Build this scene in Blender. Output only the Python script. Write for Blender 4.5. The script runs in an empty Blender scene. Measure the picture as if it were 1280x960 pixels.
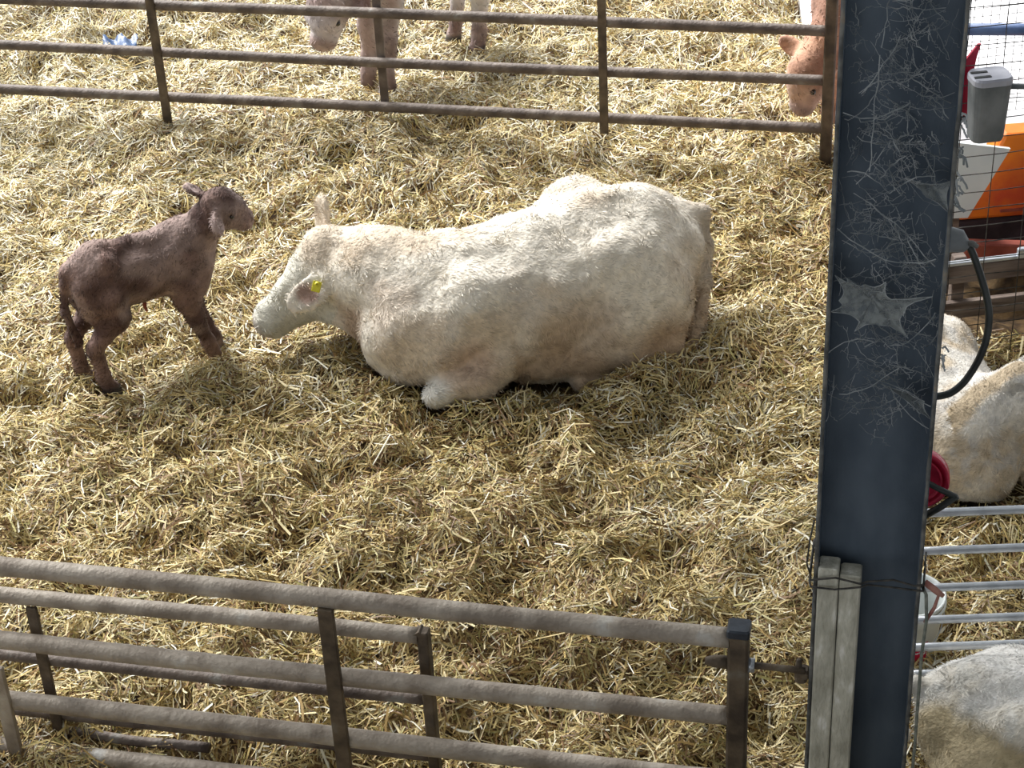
import bpy, math, random
import numpy as np
from mathutils import Vector, Matrix

# ------------------------------------------------------------------ scene, camera, light
scene = bpy.context.scene
col = scene.collection
rng = np.random.default_rng(7)
random.seed(7)

CAM_H, PITCH, ROLL, FPX = 5.2, math.radians(33), math.radians(3.05), 2500.0
F = Vector((0, math.cos(PITCH), -math.sin(PITCH)))
U0 = Vector((0, math.sin(PITCH), math.cos(PITCH)))
R0 = Vector((1, 0, 0))
Rv = R0 * math.cos(ROLL) - U0 * math.sin(ROLL)
Uv = U0 * math.cos(ROLL) + R0 * math.sin(ROLL)
cam_data = bpy.data.cameras.new('camera')
cam_data.sensor_width = 36.0
cam_data.lens = FPX / 1280.0 * 36.0
cam_data.clip_end = 200
cam = bpy.data.objects.new('camera', cam_data)
col.objects.link(cam)
M = Matrix((Rv, Uv, -F)).transposed().to_4x4()
M.translation = Vector((0, 0, CAM_H))
cam.matrix_world = M
scene.camera = cam

world = bpy.data.worlds.new('overcast_sky')
scene.world = world
world.use_nodes = True
bg = world.node_tree.nodes['Background']
bg.inputs['Color'].default_value = (0.90, 0.95, 1.0, 1)
bg.inputs['Strength'].default_value = 0.74

sun_data = bpy.data.lights.new('sun', 'SUN')
sun_data.energy = 9.8
sun_data.angle = math.radians(38)
sun_data.color = (1.0, 0.985, 0.96)
sun = bpy.data.objects.new('sun', sun_data)
col.objects.link(sun)
sun_dir = Vector((-0.55, 0.75, 1.05))          # where the light comes from: behind and left
sun.rotation_euler = sun_dir.to_track_quat('Z', 'Y').to_euler()
sun.location = (-6, 14, 10)

scene.view_settings.view_transform = 'Standard'
scene.view_settings.look = 'None'
scene.view_settings.gamma = 1.0
scene.view_settings.use_curve_mapping = False
scene.view_settings.exposure = 0.31

# ------------------------------------------------------------------ helpers
def tag(o, label=None, cat=None, group=None, kind=None):
    if label: o['label'] = label
    if cat: o['category'] = cat
    if group: o['group'] = group
    if kind: o['kind'] = kind
    return o

def thing(name, label, cat, loc=(0, 0, 0), rz=0.0, group=None):
    o = bpy.data.objects.new(name, None)
    o.empty_display_size = 0.1
    o.location = loc
    o.rotation_euler = (0, 0, rz)
    col.objects.link(o)
    return tag(o, label, cat, group)

def link_mesh(name, me, mat, parent=None):
    o = bpy.data.objects.new(name, me)
    if mat and not me.materials: me.materials.append(mat)
    col.objects.link(o)
    if parent: o.parent = parent
    return o

def mesh_np(name, V, faces, smooth=False, colors=None):
    """V (n,3); faces: (m,k) int array or list of such arrays"""
    if not isinstance(faces, list): faces = [faces]
    me = bpy.data.meshes.new(name)
    V = np.asarray(V, dtype=np.float32)
    loops = np.concatenate([np.asarray(f).ravel() for f in faces]).astype(np.int32)
    sizes = np.concatenate([np.full(len(f), np.asarray(f).shape[1]) for f in faces]).astype(np.int32)
    starts = np.concatenate([[0], np.cumsum(sizes)[:-1]]).astype(np.int32)
    me.vertices.add(len(V)); me.vertices.foreach_set('co', V.ravel())
    me.loops.add(len(loops)); me.loops.foreach_set('vertex_index', loops)
    me.polygons.add(len(sizes))
    me.polygons.foreach_set('loop_start', starts)
    if smooth: me.polygons.foreach_set('use_smooth', np.ones(len(sizes), dtype=bool))
    me.update(calc_edges=True)
    if colors is not None:
        a = me.color_attributes.new('Col', 'FLOAT_COLOR', 'POINT')
        c4 = np.ones((len(V), 4), dtype=np.float32); c4[:, :3] = colors
        a.data.foreach_set('color', c4.ravel())
    return me

class MB:
    """collects simple shapes into one mesh"""
    def __init__(s): s.v = []; s.f = []; s.smooth = []
    def add(s, V, Fs, smooth=False):
        b = len(s.v); s.v += [tuple(map(float, v)) for v in V]
        for f in Fs: s.f.append(tuple(int(b + i) for i in f)); s.smooth.append(smooth)
        return s
    def box(s, c, size, rz=0.0, bevel=0.0, axes=None):
        c = np.array(c, float); hx, hy, hz = [d / 2 for d in size]
        if axes is None:
            ca, sa = math.cos(rz), math.sin(rz)
            axes = (np.array([ca, sa, 0]), np.array([-sa, ca, 0]), np.array([0, 0, 1.0]))
        a, b2, d = axes
        if bevel <= 0:
            V = [c + a * x * hx + b2 * y * hy + d * z * hz for z in (-1, 1) for y in (-1, 1) for x in (-1, 1)]
            return s.add(V, [(0, 2, 3, 1), (4, 5, 7, 6), (0, 1, 5, 4), (2, 6, 7, 3), (0, 4, 6, 2), (1, 3, 7, 5)])
        # bevelled box: rounded outline along x-y, chamfered top and bottom
        e = bevel
        out = lambda k: [(hx - k, hy - k - e), (hx - k - e, hy - k), (-hx + k + e, hy - k), (-hx + k, hy - k - e),
                         (-hx + k, -hy + k + e), (-hx + k + e, -hy + k), (hx - k - e, -hy + k), (hx - k, -hy + k + e)]
        V = []
        for z, k in ((-hz, e), (-hz + e, 0), (hz - e, 0), (hz, e)):
            kk = k * 0.8
            V += [c + a * x + b2 * y + d * z for x, y in out(kk)]
        Fs = [tuple(range(7, -1, -1)), tuple(range(24, 32))]
        for r in range(3):
            for i in range(8):
                Fs.append((r * 8 + i, r * 8 + (i + 1) % 8, (r + 1) * 8 + (i + 1) % 8, (r + 1) * 8 + i))
        return s.add(V, Fs)
    def tube(s, pts, rad, seg=12, cap=True, bump=0.0, seed=0):
        pts = np.asarray(pts, float); n = len(pts)
        rad = np.full(n, rad) if np.isscalar(rad) else np.asarray(rad, float)
        rr = np.random.default_rng(seed)
        T = np.gradient(pts, axis=0); T /= np.linalg.norm(T, axis=1)[:, None] + 1e-9
        ref = np.array([0, 0, 1.0]) if abs(T[0, 2]) < 0.9 else np.array([1.0, 0, 0])
        V = []
        for i in range(n):
            a = np.cross(T[i], ref); a /= np.linalg.norm(a); b = np.cross(a, T[i]); ref = b
            for k in range(seg):
                t = 2 * math.pi * k / seg
                r = rad[i] * (1 + (bump * rr.uniform(-1, 1) if bump else 0))
                V.append(pts[i] + (a * math.cos(t) + b * math.sin(t)) * r)
        Fs = [(i * seg + k, i * seg + (k + 1) % seg, (i + 1) * seg + (k + 1) % seg, (i + 1) * seg + k)
              for i in range(n - 1) for k in range(seg)]
        if cap:
            Fs += [tuple(range(seg - 1, -1, -1)), tuple((n - 1) * seg + k for k in range(seg))]
        return s.add(V, Fs, True)
    def lathe(s, prof, c, axis=(0, 0, 1), seg=28, closed=False):
        """prof: list of (radius, height) along axis from c"""
        ax = np.array(axis, float); ax /= np.linalg.norm(ax)
        ref = np.array([1.0, 0, 0]) if abs(ax[0]) < 0.9 else np.array([0, 1.0, 0])
        a = np.cross(ax, ref); a /= np.linalg.norm(a); b = np.cross(ax, a)
        V = []
        for r, h in prof:
            for k in range(seg):
                t = 2 * math.pi * k / seg
                V.append(np.array(c, float) + ax * h + (a * math.cos(t) + b * math.sin(t)) * r)
        n = len(prof)
        Fs = [(i * seg + k, i * seg + (k + 1) % seg, (i + 1) * seg + (k + 1) % seg, (i + 1) * seg + k)
              for i in range(n - 1) for k in range(seg)]
        return s.add(V, Fs, True)
    def build(s, name, mat, parent=None):
        me = bpy.data.meshes.new(name)
        me.from_pydata(s.v, [], s.f)
        me.polygons.foreach_set('use_smooth', s.smooth)
        me.update()
        return link_mesh(name, me, mat, parent)

def line(a, b, n=2):
    a = np.array(a, float); b = np.array(b, float)
    return [a + (b - a) * t for t in np.linspace(0, 1, n)]

# value noise ------------------------------------------------------
def vnoise2(x, y, seed=0):
    tab = np.random.default_rng(seed).random((256, 256)).astype(np.float32)
    xi = np.floor(x).astype(int); yi = np.floor(y).astype(int)
    fx = x - xi; fy = y - yi
    fx = fx * fx * (3 - 2 * fx); fy = fy * fy * (3 - 2 * fy)
    g = lambda i, j: tab[i % 256, j % 256]
    return (g(xi, yi) * (1 - fx) + g(xi + 1, yi) * fx) * (1 - fy) + (g(xi, yi + 1) * (1 - fx) + g(xi + 1, yi + 1) * fx) * fy

def vnoise3(p, seed=0):
    tab = np.random.default_rng(seed).random((64, 64, 64)).astype(np.float32)
    i = np.floor(p).astype(int); f = p - i; f = f * f * (3 - 2 * f)
    r = 0
    for dx in (0, 1):
        for dy in (0, 1):
            for dz in (0, 1):
                w = (f[:, 0] if dx else 1 - f[:, 0]) * (f[:, 1] if dy else 1 - f[:, 1]) * (f[:, 2] if dz else 1 - f[:, 2])
                r = r + w * tab[(i[:, 0] + dx) % 64, (i[:, 1] + dy) % 64, (i[:, 2] + dz) % 64]
    return r

def sstep(a, b, x):
    t = np.clip((x - a) / (b - a), 0, 1); return t * t * (3 - 2 * t)

def floor_h(x, y):
    h = 0.10 * (vnoise2(x * 1.3, y * 1.3, 1) - 0.5) + 0.14 * (vnoise2(x * 3.3 + 9, y * 3.3, 2) - 0.5) + 0.085 * (vnoise2(x * 8, y * 8, 3) - 0.5) - 0.06 * sstep(0.62, 0.85, vnoise2(x * 4.5 + 3, y * 4.5 + 8, 4))
    return h

# ------------------------------------------------------------------ materials
def new_mat(name):
    m = bpy.data.materials.new(name); m.use_nodes = True
    nt = m.node_tree
    return m, nt, nt.nodes['Principled BSDF']

def mat_noise(name, c1, c2, scale=8.0, rough=0.7, metal=0.0, bump=0.2, bscale=60.0, c3=None, spec=0.4, detail=6, stretch=(1, 1, 1), p=(0.38, 0.62)):
    m, nt, b = new_mat(name)
    tc = nt.nodes.new('ShaderNodeTexCoord')
    mp = nt.nodes.new('ShaderNodeMapping'); mp.inputs['Scale'].default_value = stretch
    nt.links.new(tc.outputs['Object'], mp.inputs['Vector'])
    n = nt.nodes.new('ShaderNodeTexNoise'); n.inputs['Scale'].default_value = scale; n.inputs['Detail'].default_value = detail
    nt.links.new(mp.outputs[0], n.inputs['Vector'])
    r = nt.nodes.new('ShaderNodeValToRGB')
    r.color_ramp.elements[0].position = p[0]; r.color_ramp.elements[0].color = (*c1, 1)
    r.color_ramp.elements[1].position = p[1]; r.color_ramp.elements[1].color = (*c2, 1)
    if c3:
        e = r.color_ramp.elements.new(min(0.95, p[1] + 0.12)); e.color = (*c3, 1)
    nt.links.new(n.outputs['Fac'], r.inputs['Fac'])
    nt.links.new(r.outputs['Color'], b.inputs['Base Color'])
    b.inputs['Roughness'].default_value = rough
    b.inputs['Metallic'].default_value = metal
    b.inputs['Specular IOR Level'].default_value = spec
    if bump:
        n2 = nt.nodes.new('ShaderNodeTexNoise'); n2.inputs['Scale'].default_value = bscale; n2.inputs['Detail'].default_value = 4
        nt.links.new(mp.outputs[0], n2.inputs['Vector'])
        bp = nt.nodes.new('ShaderNodeBump'); bp.inputs['Strength'].default_value = bump; bp.inputs['Distance'].default_value = 0.01
        nt.links.new(n2.outputs['Fac'], bp.inputs['Height'])
        nt.links.new(bp.outputs['Normal'], b.inputs['Normal'])
    return m

def mat_attr(name, rough=0.75, spec=0.3, scale=30.0, var=0.25, bump=0.3, bscale=90.0, sheen=0.0, transl=0.0, stretch=(1, 1, 1)):
    m, nt, b = new_mat(name)
    at = nt.nodes.new('ShaderNodeAttribute'); at.attribute_name = 'Col'
    tc = nt.nodes.new('ShaderNodeTexCoord')
    mp = nt.nodes.new('ShaderNodeMapping'); mp.inputs['Scale'].default_value = stretch
    nt.links.new(tc.outputs['Object'], mp.inputs['Vector'])
    n = nt.nodes.new('ShaderNodeTexNoise'); n.inputs['Scale'].default_value = scale; n.inputs['Detail'].default_value = 5
    nt.links.new(mp.outputs[0], n.inputs['Vector'])
    mr = nt.nodes.new('ShaderNodeMapRange')
    mr.inputs['From Min'].default_value = 0.3; mr.inputs['From Max'].default_value = 0.7
    mr.inputs['To Min'].default_value = 1 - var; mr.inputs['To Max'].default_value = 1 + var * 0.6
    nt.links.new(n.outputs['Fac'], mr.inputs['Value'])
    mx = nt.nodes.new('ShaderNodeVectorMath'); mx.operation = 'SCALE'
    nt.links.new(at.outputs['Color'], mx.inputs[0]); nt.links.new(mr.outputs[0], mx.inputs['Scale'])
    nt.links.new(mx.outputs[0], b.inputs['Base Color'])
    b.inputs['Roughness'].default_value = rough
    b.inputs['Specular IOR Level'].default_value = spec
    if sheen:
        b.inputs['Sheen Weight'].default_value = sheen
    if bump:
        n2 = nt.nodes.new('ShaderNodeTexNoise'); n2.inputs['Scale'].default_value = bscale; n2.inputs['Detail'].default_value = 4
        nt.links.new(mp.outputs[0], n2.inputs['Vector'])
        bp = nt.nodes.new('ShaderNodeBump'); bp.inputs['Strength'].default_value = bump; bp.inputs['Distance'].default_value = 0.01
        nt.links.new(n2.outputs['Fac'], bp.inputs['Height'])
        nt.links.new(bp.outputs['Normal'], b.inputs['Normal'])
    return m

M_floor = mat_noise('trodden_bedding', (0.045, 0.026, 0.012), (0.16, 0.10, 0.042), 14, 0.95, bump=0.8, bscale=45)
M_straw = mat_attr('straw', rough=0.5, spec=0.35, scale=40, var=0.15, bump=0.0)
M_coat = mat_attr('cow_coat', rough=0.8, spec=0.2, scale=26, var=0.2, bump=0.6, bscale=60, sheen=0.15)
M_hair = mat_attr('cow_hair', rough=0.7, spec=0.25, scale=20, var=0.12, bump=0)
M_dark = mat_noise('wet_eye', (0.01, 0.008, 0.006), (0.02, 0.015, 0.01), 30, 0.12, bump=0, spec=0.7)
M_tag = mat_noise('yellow_tag_plastic', (0.62, 0.55, 0.03), (0.72, 0.66, 0.06), 30, 0.4, bump=0)
M_gate = mat_noise('mucky_galvanised_pipe', (0.20, 0.165, 0.13), (0.37, 0.325, 0.27), 7, 0.6, metal=0.05, bump=0.55, bscale=55, c3=(0.50, 0.49, 0.46))
M_gatedark = mat_noise('rusted_pipe', (0.075, 0.056, 0.046), (0.15, 0.12, 0.10), 9, 0.65, metal=0.05, bump=0.6, bscale=50, c3=(0.22, 0.21, 0.19))
M_bar = mat_noise('rusty_flat_bar', (0.045, 0.032, 0.022), (0.115, 0.085, 0.055), 10, 0.7, bump=0.4, bscale=60, c3=(0.15, 0.13, 0.10))
M_cap = mat_noise('black_plastic_cap', (0.02, 0.025, 0.035), (0.035, 0.045, 0.06), 20, 0.4, bump=0.1)
M_steel = mat_noise('dusty_blue_black_steel', (0.036, 0.054, 0.078), (0.082, 0.108, 0.140), 3.6, 0.6, bump=0.15, bscale=90, c3=(0.17, 0.195, 0.22), p=(0.36, 0.66), detail=9, stretch=(1.6, 1.6, 0.7))
M_flange = mat_noise('dusty_flange_edge', (0.06, 0.062, 0.06), (0.16, 0.16, 0.15), 16, 0.8, bump=0.4, bscale=80, c3=(0.24, 0.20, 0.15))
M_board = mat_noise('weathered_grey_board', (0.34, 0.33, 0.27), (0.53, 0.52, 0.44), 14, 0.85, bump=0.6, bscale=50, c3=(0.72, 0.71, 0.66), stretch=(2, 2, 0.7), p=(0.34, 0.58))
M_wire = mat_noise('dark_wire', (0.03, 0.03, 0.03), (0.09, 0.085, 0.075), 30, 0.6, metal=0.4, bump=0)
M_galv = mat_noise('bright_galvanised_tube', (0.42, 0.45, 0.49), (0.60, 0.63, 0.67), 12, 0.38, metal=0.55, bump=0.1)
M_red = mat_noise('red_plastic', (0.45, 0.012, 0.045), (0.60, 0.025, 0.07), 8, 0.35, bump=0.05)
M_black = mat_noise('black_rubber', (0.012, 0.014, 0.014), (0.035, 0.042, 0.04), 10, 0.45, bump=0.1)
M_bucket = mat_noise('white_plastic', (0.66, 0.70, 0.68), (0.78, 0.81, 0.80), 6, 0.4, bump=0.05)
M_orange = mat_noise('faded_orange_paint', (0.62, 0.085, 0.03), (0.85, 0.22, 0.02), 3.5, 0.35, bump=0.05)
M_chassis = mat_noise('dark_chassis_paint', (0.018, 0.012, 0.018), (0.045, 0.03, 0.04), 8, 0.6, bump=0.2)
M_white = mat_noise('white_sheet', (0.72, 0.78, 0.80), (0.82, 0.87, 0.89), 4, 0.5, bump=0.03)
M_plank = mat_noise('old_brown_plank', (0.10, 0.070, 0.055), (0.23, 0.18, 0.15), 8, 0.8, bump=0.5, bscale=40, stretch=(0.4, 3, 3))
M_redbar = mat_noise('red_oxide_paint', (0.22, 0.045, 0.03), (0.36, 0.09, 0.06), 8, 0.6, bump=0.2)
M_tank = mat_noise('grey_dusty_plastic', (0.11, 0.125, 0.135), (0.20, 0.215, 0.225), 6, 0.6, bump=0.2)
M_tanklid = mat_noise('pale_grey_plastic', (0.36, 0.37, 0.43), (0.47, 0.48, 0.54), 8, 0.5, bump=0.1)
M_blue = mat_noise('blue_paint', (0.05, 0.09, 0.21), (0.10, 0.16, 0.32), 8, 0.5, bump=0.1)
M_yard = mat_noise('pale_concrete', (0.70, 0.70, 0.72), (0.86, 0.86, 0.88), 5, 0.8, bump=0.3)
M_web = mat_noise('dusty_web_thread', (0.17, 0.19, 0.20), (0.36, 0.38, 0.39), 20, 0.95, bump=0, spec=0.1)
M_rope = mat_noise('grey_green_cord', (0.12, 0.14, 0.12), (0.24, 0.25, 0.21), 30, 0.8, bump=0.3)
M_twine = mat_noise('faded_red_twine', (0.30, 0.12, 0.10), (0.42, 0.22, 0.17), 30, 0.8, bump=0.3)
M_bluebag = mat_noise('blue_plastic_film', (0.02, 0.045, 0.11), (0.05, 0.09, 0.18), 12, 0.4, bump=0.2)
M_letter = mat_noise('white_print', (0.75, 0.72, 0.72), (0.8, 0.78, 0.78), 12, 0.5, bump=0)

def mat_sheetweb():
    m, nt, b = new_mat('sheet_web')
    tc = nt.nodes.new('ShaderNodeTexCoord')
    n = nt.nodes.new('ShaderNodeTexNoise'); n.inputs['Scale'].default_value = 38; n.inputs['Detail'].default_value = 8
    nt.links.new(tc.outputs['Object'], n.inputs['Vector'])
    r = nt.nodes.new('ShaderNodeMapRange')
    r.inputs['From Min'].default_value = 0.35; r.inputs['From Max'].default_value = 0.62
    r.inputs['To Min'].default_value = 0.30; r.inputs['To Max'].default_value = 0.80
    nt.links.new(n.outputs['Fac'], r.inputs['Value'])
    nt.links.new(r.outputs[0], b.inputs['Alpha'])
    b.inputs['Base Color'].default_value = (0.26, 0.28, 0.275, 1)
    b.inputs['Roughness'].default_value = 0.95
    b.inputs['Specular IOR Level'].default_value = 0.1
    return m
M_sheet = mat_sheetweb()

# ------------------------------------------------------------------ floor
def grid_mesh(name, x0, x1, y0, y1, step, hfun):
    nx = int((x1 - x0) / step) + 1; ny = int((y1 - y0) / step) + 1
    X, Y = np.meshgrid(np.linspace(x0, x1, nx), np.linspace(y0, y1, ny))
    V = np.stack([X.ravel(), Y.ravel(), hfun(X.ravel(), Y.ravel())], 1)
    i = np.arange(nx - 1); j = np.arange(ny - 1)
    I, J = np.meshgrid(i, j); b = (J * nx + I).ravel()
    Fq = np.stack([b, b + 1, b + nx + 1, b + nx], 1)
    return mesh_np(name, V, Fq, True)

YX, YY = 2.02, 7.95       # yard corner: dark floor beyond this point stands in for machine shadow
floor = link_mesh('floor', grid_mesh('floor', -7, 7, 2.5, 18, 0.06, lambda x, y: floor_h(x, y) - 0.035), M_floor)
tag(floor, 'trodden straw bedding ground of the cattle shed', None, None, 'structure')
mb = MB(); mb.box(((YX + 9) / 2, (9.35 + 19) / 2, -0.02), (9 - YX, 19 - 9.35, 0.24))
yard = mb.build('floor_yard', M_yard)
tag(yard, 'pale bright concrete yard outside the pen, behind the wire mesh', None, None, 'structure')

# unseen barn roof shaped for the light, open towards the back and the left where the daylight comes in
mb = MB(); 
RX0, RX1, RY0, RY1 = -5.1, 11.7, -4.2, 12.3            # roof outline, edges set to grade the daylight
HX0, HX1, HY0, HY1 = 0.3, 3.6, 2.6, 7.2                # open slot added to brighten the front right corner
for (a0, a1, b0, b1) in ((RX0, HX0, RY0, RY1), (HX1, RX1, RY0, RY1), (HX0, HX1, RY0, HY0), (HX0, HX1, HY1, RY1)):
    mb.box(((a0 + a1) / 2, (b0 + b1) / 2, 6.75), (a1 - a0, b1 - b0, 0.05))
roof = mb.build('ceiling', mat_noise('fibre_cement_roof', (0.30, 0.30, 0.29), (0.42, 0.42, 0.40), 2.0, 0.9, bump=0.2))
tag(roof, 'grey fibre cement roof sheeting of the shed, unseen, shaped to grade the light', None, None, 'structure')

M_wall = mat_noise('grey_block_wall', (0.22, 0.22, 0.21), (0.32, 0.31, 0.29), 3.0, 0.9, bump=0.3)  # for unseen walls added to block light from front and right
mb = MB(); mb.box((2.6, -4.1, 3.3), (18.2, 0.2, 6.9)); tag(mb.build('wall_front_added', M_wall), 'unseen grey block wall behind the viewer, added to cut front light', None, None, 'structure')
mb = MB(); mb.box((11.6, 2.0, 3.3), (0.2, 12.0, 6.9)); tag(mb.build('wall_right_added', M_wall), 'unseen grey block wall on the right, added to cut light', None, None, 'structure')

# ------------------------------------------------------------------ implicit bodies
class Body:
    def __init__(s, lo, hi, res):
        s.lo = np.array(lo, np.float32); s.res = res
        s.n = np.ceil((np.array(hi) - s.lo) / res).astype(int) + 1
        s.D = np.full(s.n, 0.5, np.float32)
        s.ax = [s.lo[i] + res * np.arange(s.n[i], dtype=np.float32) for i in range(3)]
    def _box(s, lo, hi):
        a = np.clip(np.floor((np.array(lo) - s.lo) / s.res).astype(int), 0, s.n)
        b = np.clip(np.ceil((np.array(hi) - s.lo) / s.res).astype(int) + 1, 0, s.n)
        sl = tuple(slice(a[i], b[i]) for i in range(3))
        X = s.ax[0][sl[0]][:, None, None]; Y = s.ax[1][sl[1]][None, :, None]; Z = s.ax[2][sl[2]][None, None, :]
        return sl, X, Y, Z
    def _mix(s, sl, d, k, sub=False):
        c = s.D[sl]
        if sub:
            h = np.clip(0.5 - 0.5 * (d + c) / k, 0, 1)
            s.D[sl] = c * (1 - h) - d * h + k * h * (1 - h)
        else:
            h = np.clip(0.5 + 0.5 * (d - c) / k, 0, 1)
            s.D[sl] = d * (1 - h) + c * h - k * h * (1 - h)
    def cone(s, a, b, ra, rb, k=0.05, sub=False, sq=None):
        a = np.array(a, np.float32); b = np.array(b, np.float32)
        m = max(ra, rb) + k + 0.06
        sl, X, Y, Z = s._box(np.minimum(a, b) - m, np.maximum(a, b) + m)
        v = b - a; L2 = float(v @ v) + 1e-9
        px, py, pz = X - a[0], Y - a[1], Z - a[2]
        t = np.clip((px * v[0] + py * v[1] + pz * v[2]) / L2, 0, 1)
        d = np.sqrt((px - v[0] * t) ** 2 + (py - v[1] * t) ** 2 + (pz - v[2] * t) ** 2) - (ra + (rb - ra) * t)
        s._mix(sl, d.astype(np.float32), k, sub); return s
    def chain(s, pts, rads, k=0.03):
        for i in range(len(pts) - 1): s.cone(pts[i], pts[i + 1], rads[i], rads[i + 1], k)
        return s
    def ell(s, c, r, k=0.06, fwd=(1, 0, 0), up=(0, 0, 1), sub=False):
        c = np.array(c, np.float32); r = np.array(r, np.float32)
        f = np.array(fwd, float); f /= np.linalg.norm(f)
        l = np.cross(up, f); l /= np.linalg.norm(l); u = np.cross(f, l)
        m = float(r.max()) + k + 0.06
        sl, X, Y, Z = s._box(c - m, c + m)
        px, py, pz = X - c[0], Y - c[1], Z - c[2]
        q = [(px * e[0] + py * e[1] + pz * e[2]) for e in (f, l, u)]
        k0 = np.sqrt((q[0] / r[0]) ** 2 + (q[1] / r[1]) ** 2 + (q[2] / r[2]) ** 2)
        k1 = np.sqrt((q[0] / r[0] ** 2) ** 2 + (q[1] / r[1] ** 2) ** 2 + (q[2] / r[2] ** 2) ** 2) + 1e-6
        d = k0 * (k0 - 1) / k1
        s._mix(sl, d.astype(np.float32), k, sub); return s
    def ear(s, base, tip, facing, w=0.06, th=0.02, k=0.02):
        """leaf-shaped ear from base to tip, hollow side turned to `facing`"""
        base = np.array(base, float); tip = np.array(tip, float)
        v = tip - base; L = np.linalg.norm(v); v /= L
        n = np.array(facing, float); n -= v * (n @ v); n /= np.linalg.norm(n)
        c = base + v * L * 0.52
        s.ell(c, (L * 0.55, w, th), k, fwd=v, up=n)
        s.cone(base - v * 0.02, base + v * L * 0.3, th * 1.35, th * 1.2, k)
        s.ell(c + n * th * 1.15 + v * L * 0.02, (L * 0.40, w * 0.68, th * 0.95), 0.008, fwd=v, up=n, sub=True)
        return s
    def noise(s, amp, scale, seed=0):
        idx = np.argwhere(np.abs(s.D) < amp * 2 + s.res * 3)
        P = s.lo + idx * s.res
        s.D[tuple(idx.T)] += ((vnoise3(P * scale + 31.7, seed) - 0.5) * 2 * amp).astype(np.float32)
        return s
    def mesh(s):
        D = s.D; n = s.n; ins = D < 0
        corners = [(i, j, k) for i in (0, 1) for j in (0, 1) for k in (0, 1)]
        sub = lambda A, o: A[o[0]:n[0] - 1 + o[0], o[1]:n[1] - 1 + o[1], o[2]:n[2] - 1 + o[2]]
        cnt = sum(sub(ins, o).astype(np.int8) for o in corners)
        act = (cnt > 0) & (cnt < 8)
        cells = np.argwhere(act); m = len(cells)
        vid = np.full(act.shape, -1, np.int32); vid[act] = np.arange(m)
        acc = np.zeros((m, 3)); num = np.zeros(m)
        ci = cells.T
        for a in range(8):
            for b in range(a + 1, 8):
                oa, ob = np.array(corners[a]), np.array(corners[b])
                if np.abs(oa - ob).sum() != 1: continue
                da = D[ci[0] + oa[0], ci[1] + oa[1], ci[2] + oa[2]]; db = D[ci[0] + ob[0], ci[1] + ob[1], ci[2] + ob[2]]
                x = (da < 0) != (db < 0)
                t = np.where(x, da / np.where(np.abs(da - db) < 1e-9, 1, da - db), 0)
                acc[x] += (oa + (ob - oa) * t[:, None])[x]; num[x] += 1
        V = s.lo + (cells + acc / np.maximum(num, 1)[:, None]) * s.res
        faces = []
        for ax in range(3):
            o = [0, 0, 0]; o[ax] = 1
            A = ins[:n[0] - o[0], :n[1] - o[1], :n[2] - o[2]]; B = ins[o[0]:, o[1]:, o[2]:]
            e = np.argwhere(A != B)
            b1, b2 = [i for i in range(3) if i != ax]
            e = e[(e[:, b1] > 0) & (e[:, b2] > 0) & (e[:, b1] < n[b1] - 1) & (e[:, b2] < n[b2] - 1)]
            q = []
            for d1, d2 in ((1, 1), (0, 1), (0, 0), (1, 0)):
                c = e.copy(); c[:, b1] -= d1; c[:, b2] -= d2
                q.append(vid[c[:, 0], c[:, 1], c[:, 2]])
            q = np.stack(q, 1)
            flip = A[tuple(e.T)] if ax != 1 else ~A[tuple(e.T)]
            q[~flip] = q[~flip][:, ::-1]
            faces.append(q)
        Fq = np.concatenate(faces)
        for _ in range(2):                      # light smoothing
            acc = np.zeros_like(V); num = np.zeros(len(V))
            for a in range(4):
                b = (a + 1) % 4
                np.add.at(acc, Fq[:, a], V[Fq[:, b]]); np.add.at(acc, Fq[:, b], V[Fq[:, a]])
                np.add.at(num, Fq[:, a], 1); np.add.at(num, Fq[:, b], 1)
            V = V * 0.45 + 0.55 * acc / np.maximum(num, 1)[:, None]
        return V, Fq
    def sample(s, P):
        q = (P - s.lo) / s.res
        i = np.round(q).astype(int)
        ok = np.all((i >= 0) & (i < s.n), axis=1)
        r = np.full(len(P), 0.5, np.float32)
        r[ok] = s.D[i[ok, 0], i[ok, 1], i[ok, 2]]
        return r

def normals(V, Fq):
    a = V[Fq[:, 0]]; n = np.cross(V[Fq[:, 2]] - a, V[Fq[:, 3]] - V[Fq[:, 1]])
    N = np.zeros_like(V)
    for k in range(4): np.add.at(N, Fq[:, k], n)
    return N / (np.linalg.norm(N, axis=1)[:, None] + 1e-9), np.linalg.norm(n, axis=1) / 2

def unit(v): return v / (np.linalg.norm(v, axis=-1, keepdims=True) + 1e-9)

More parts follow.
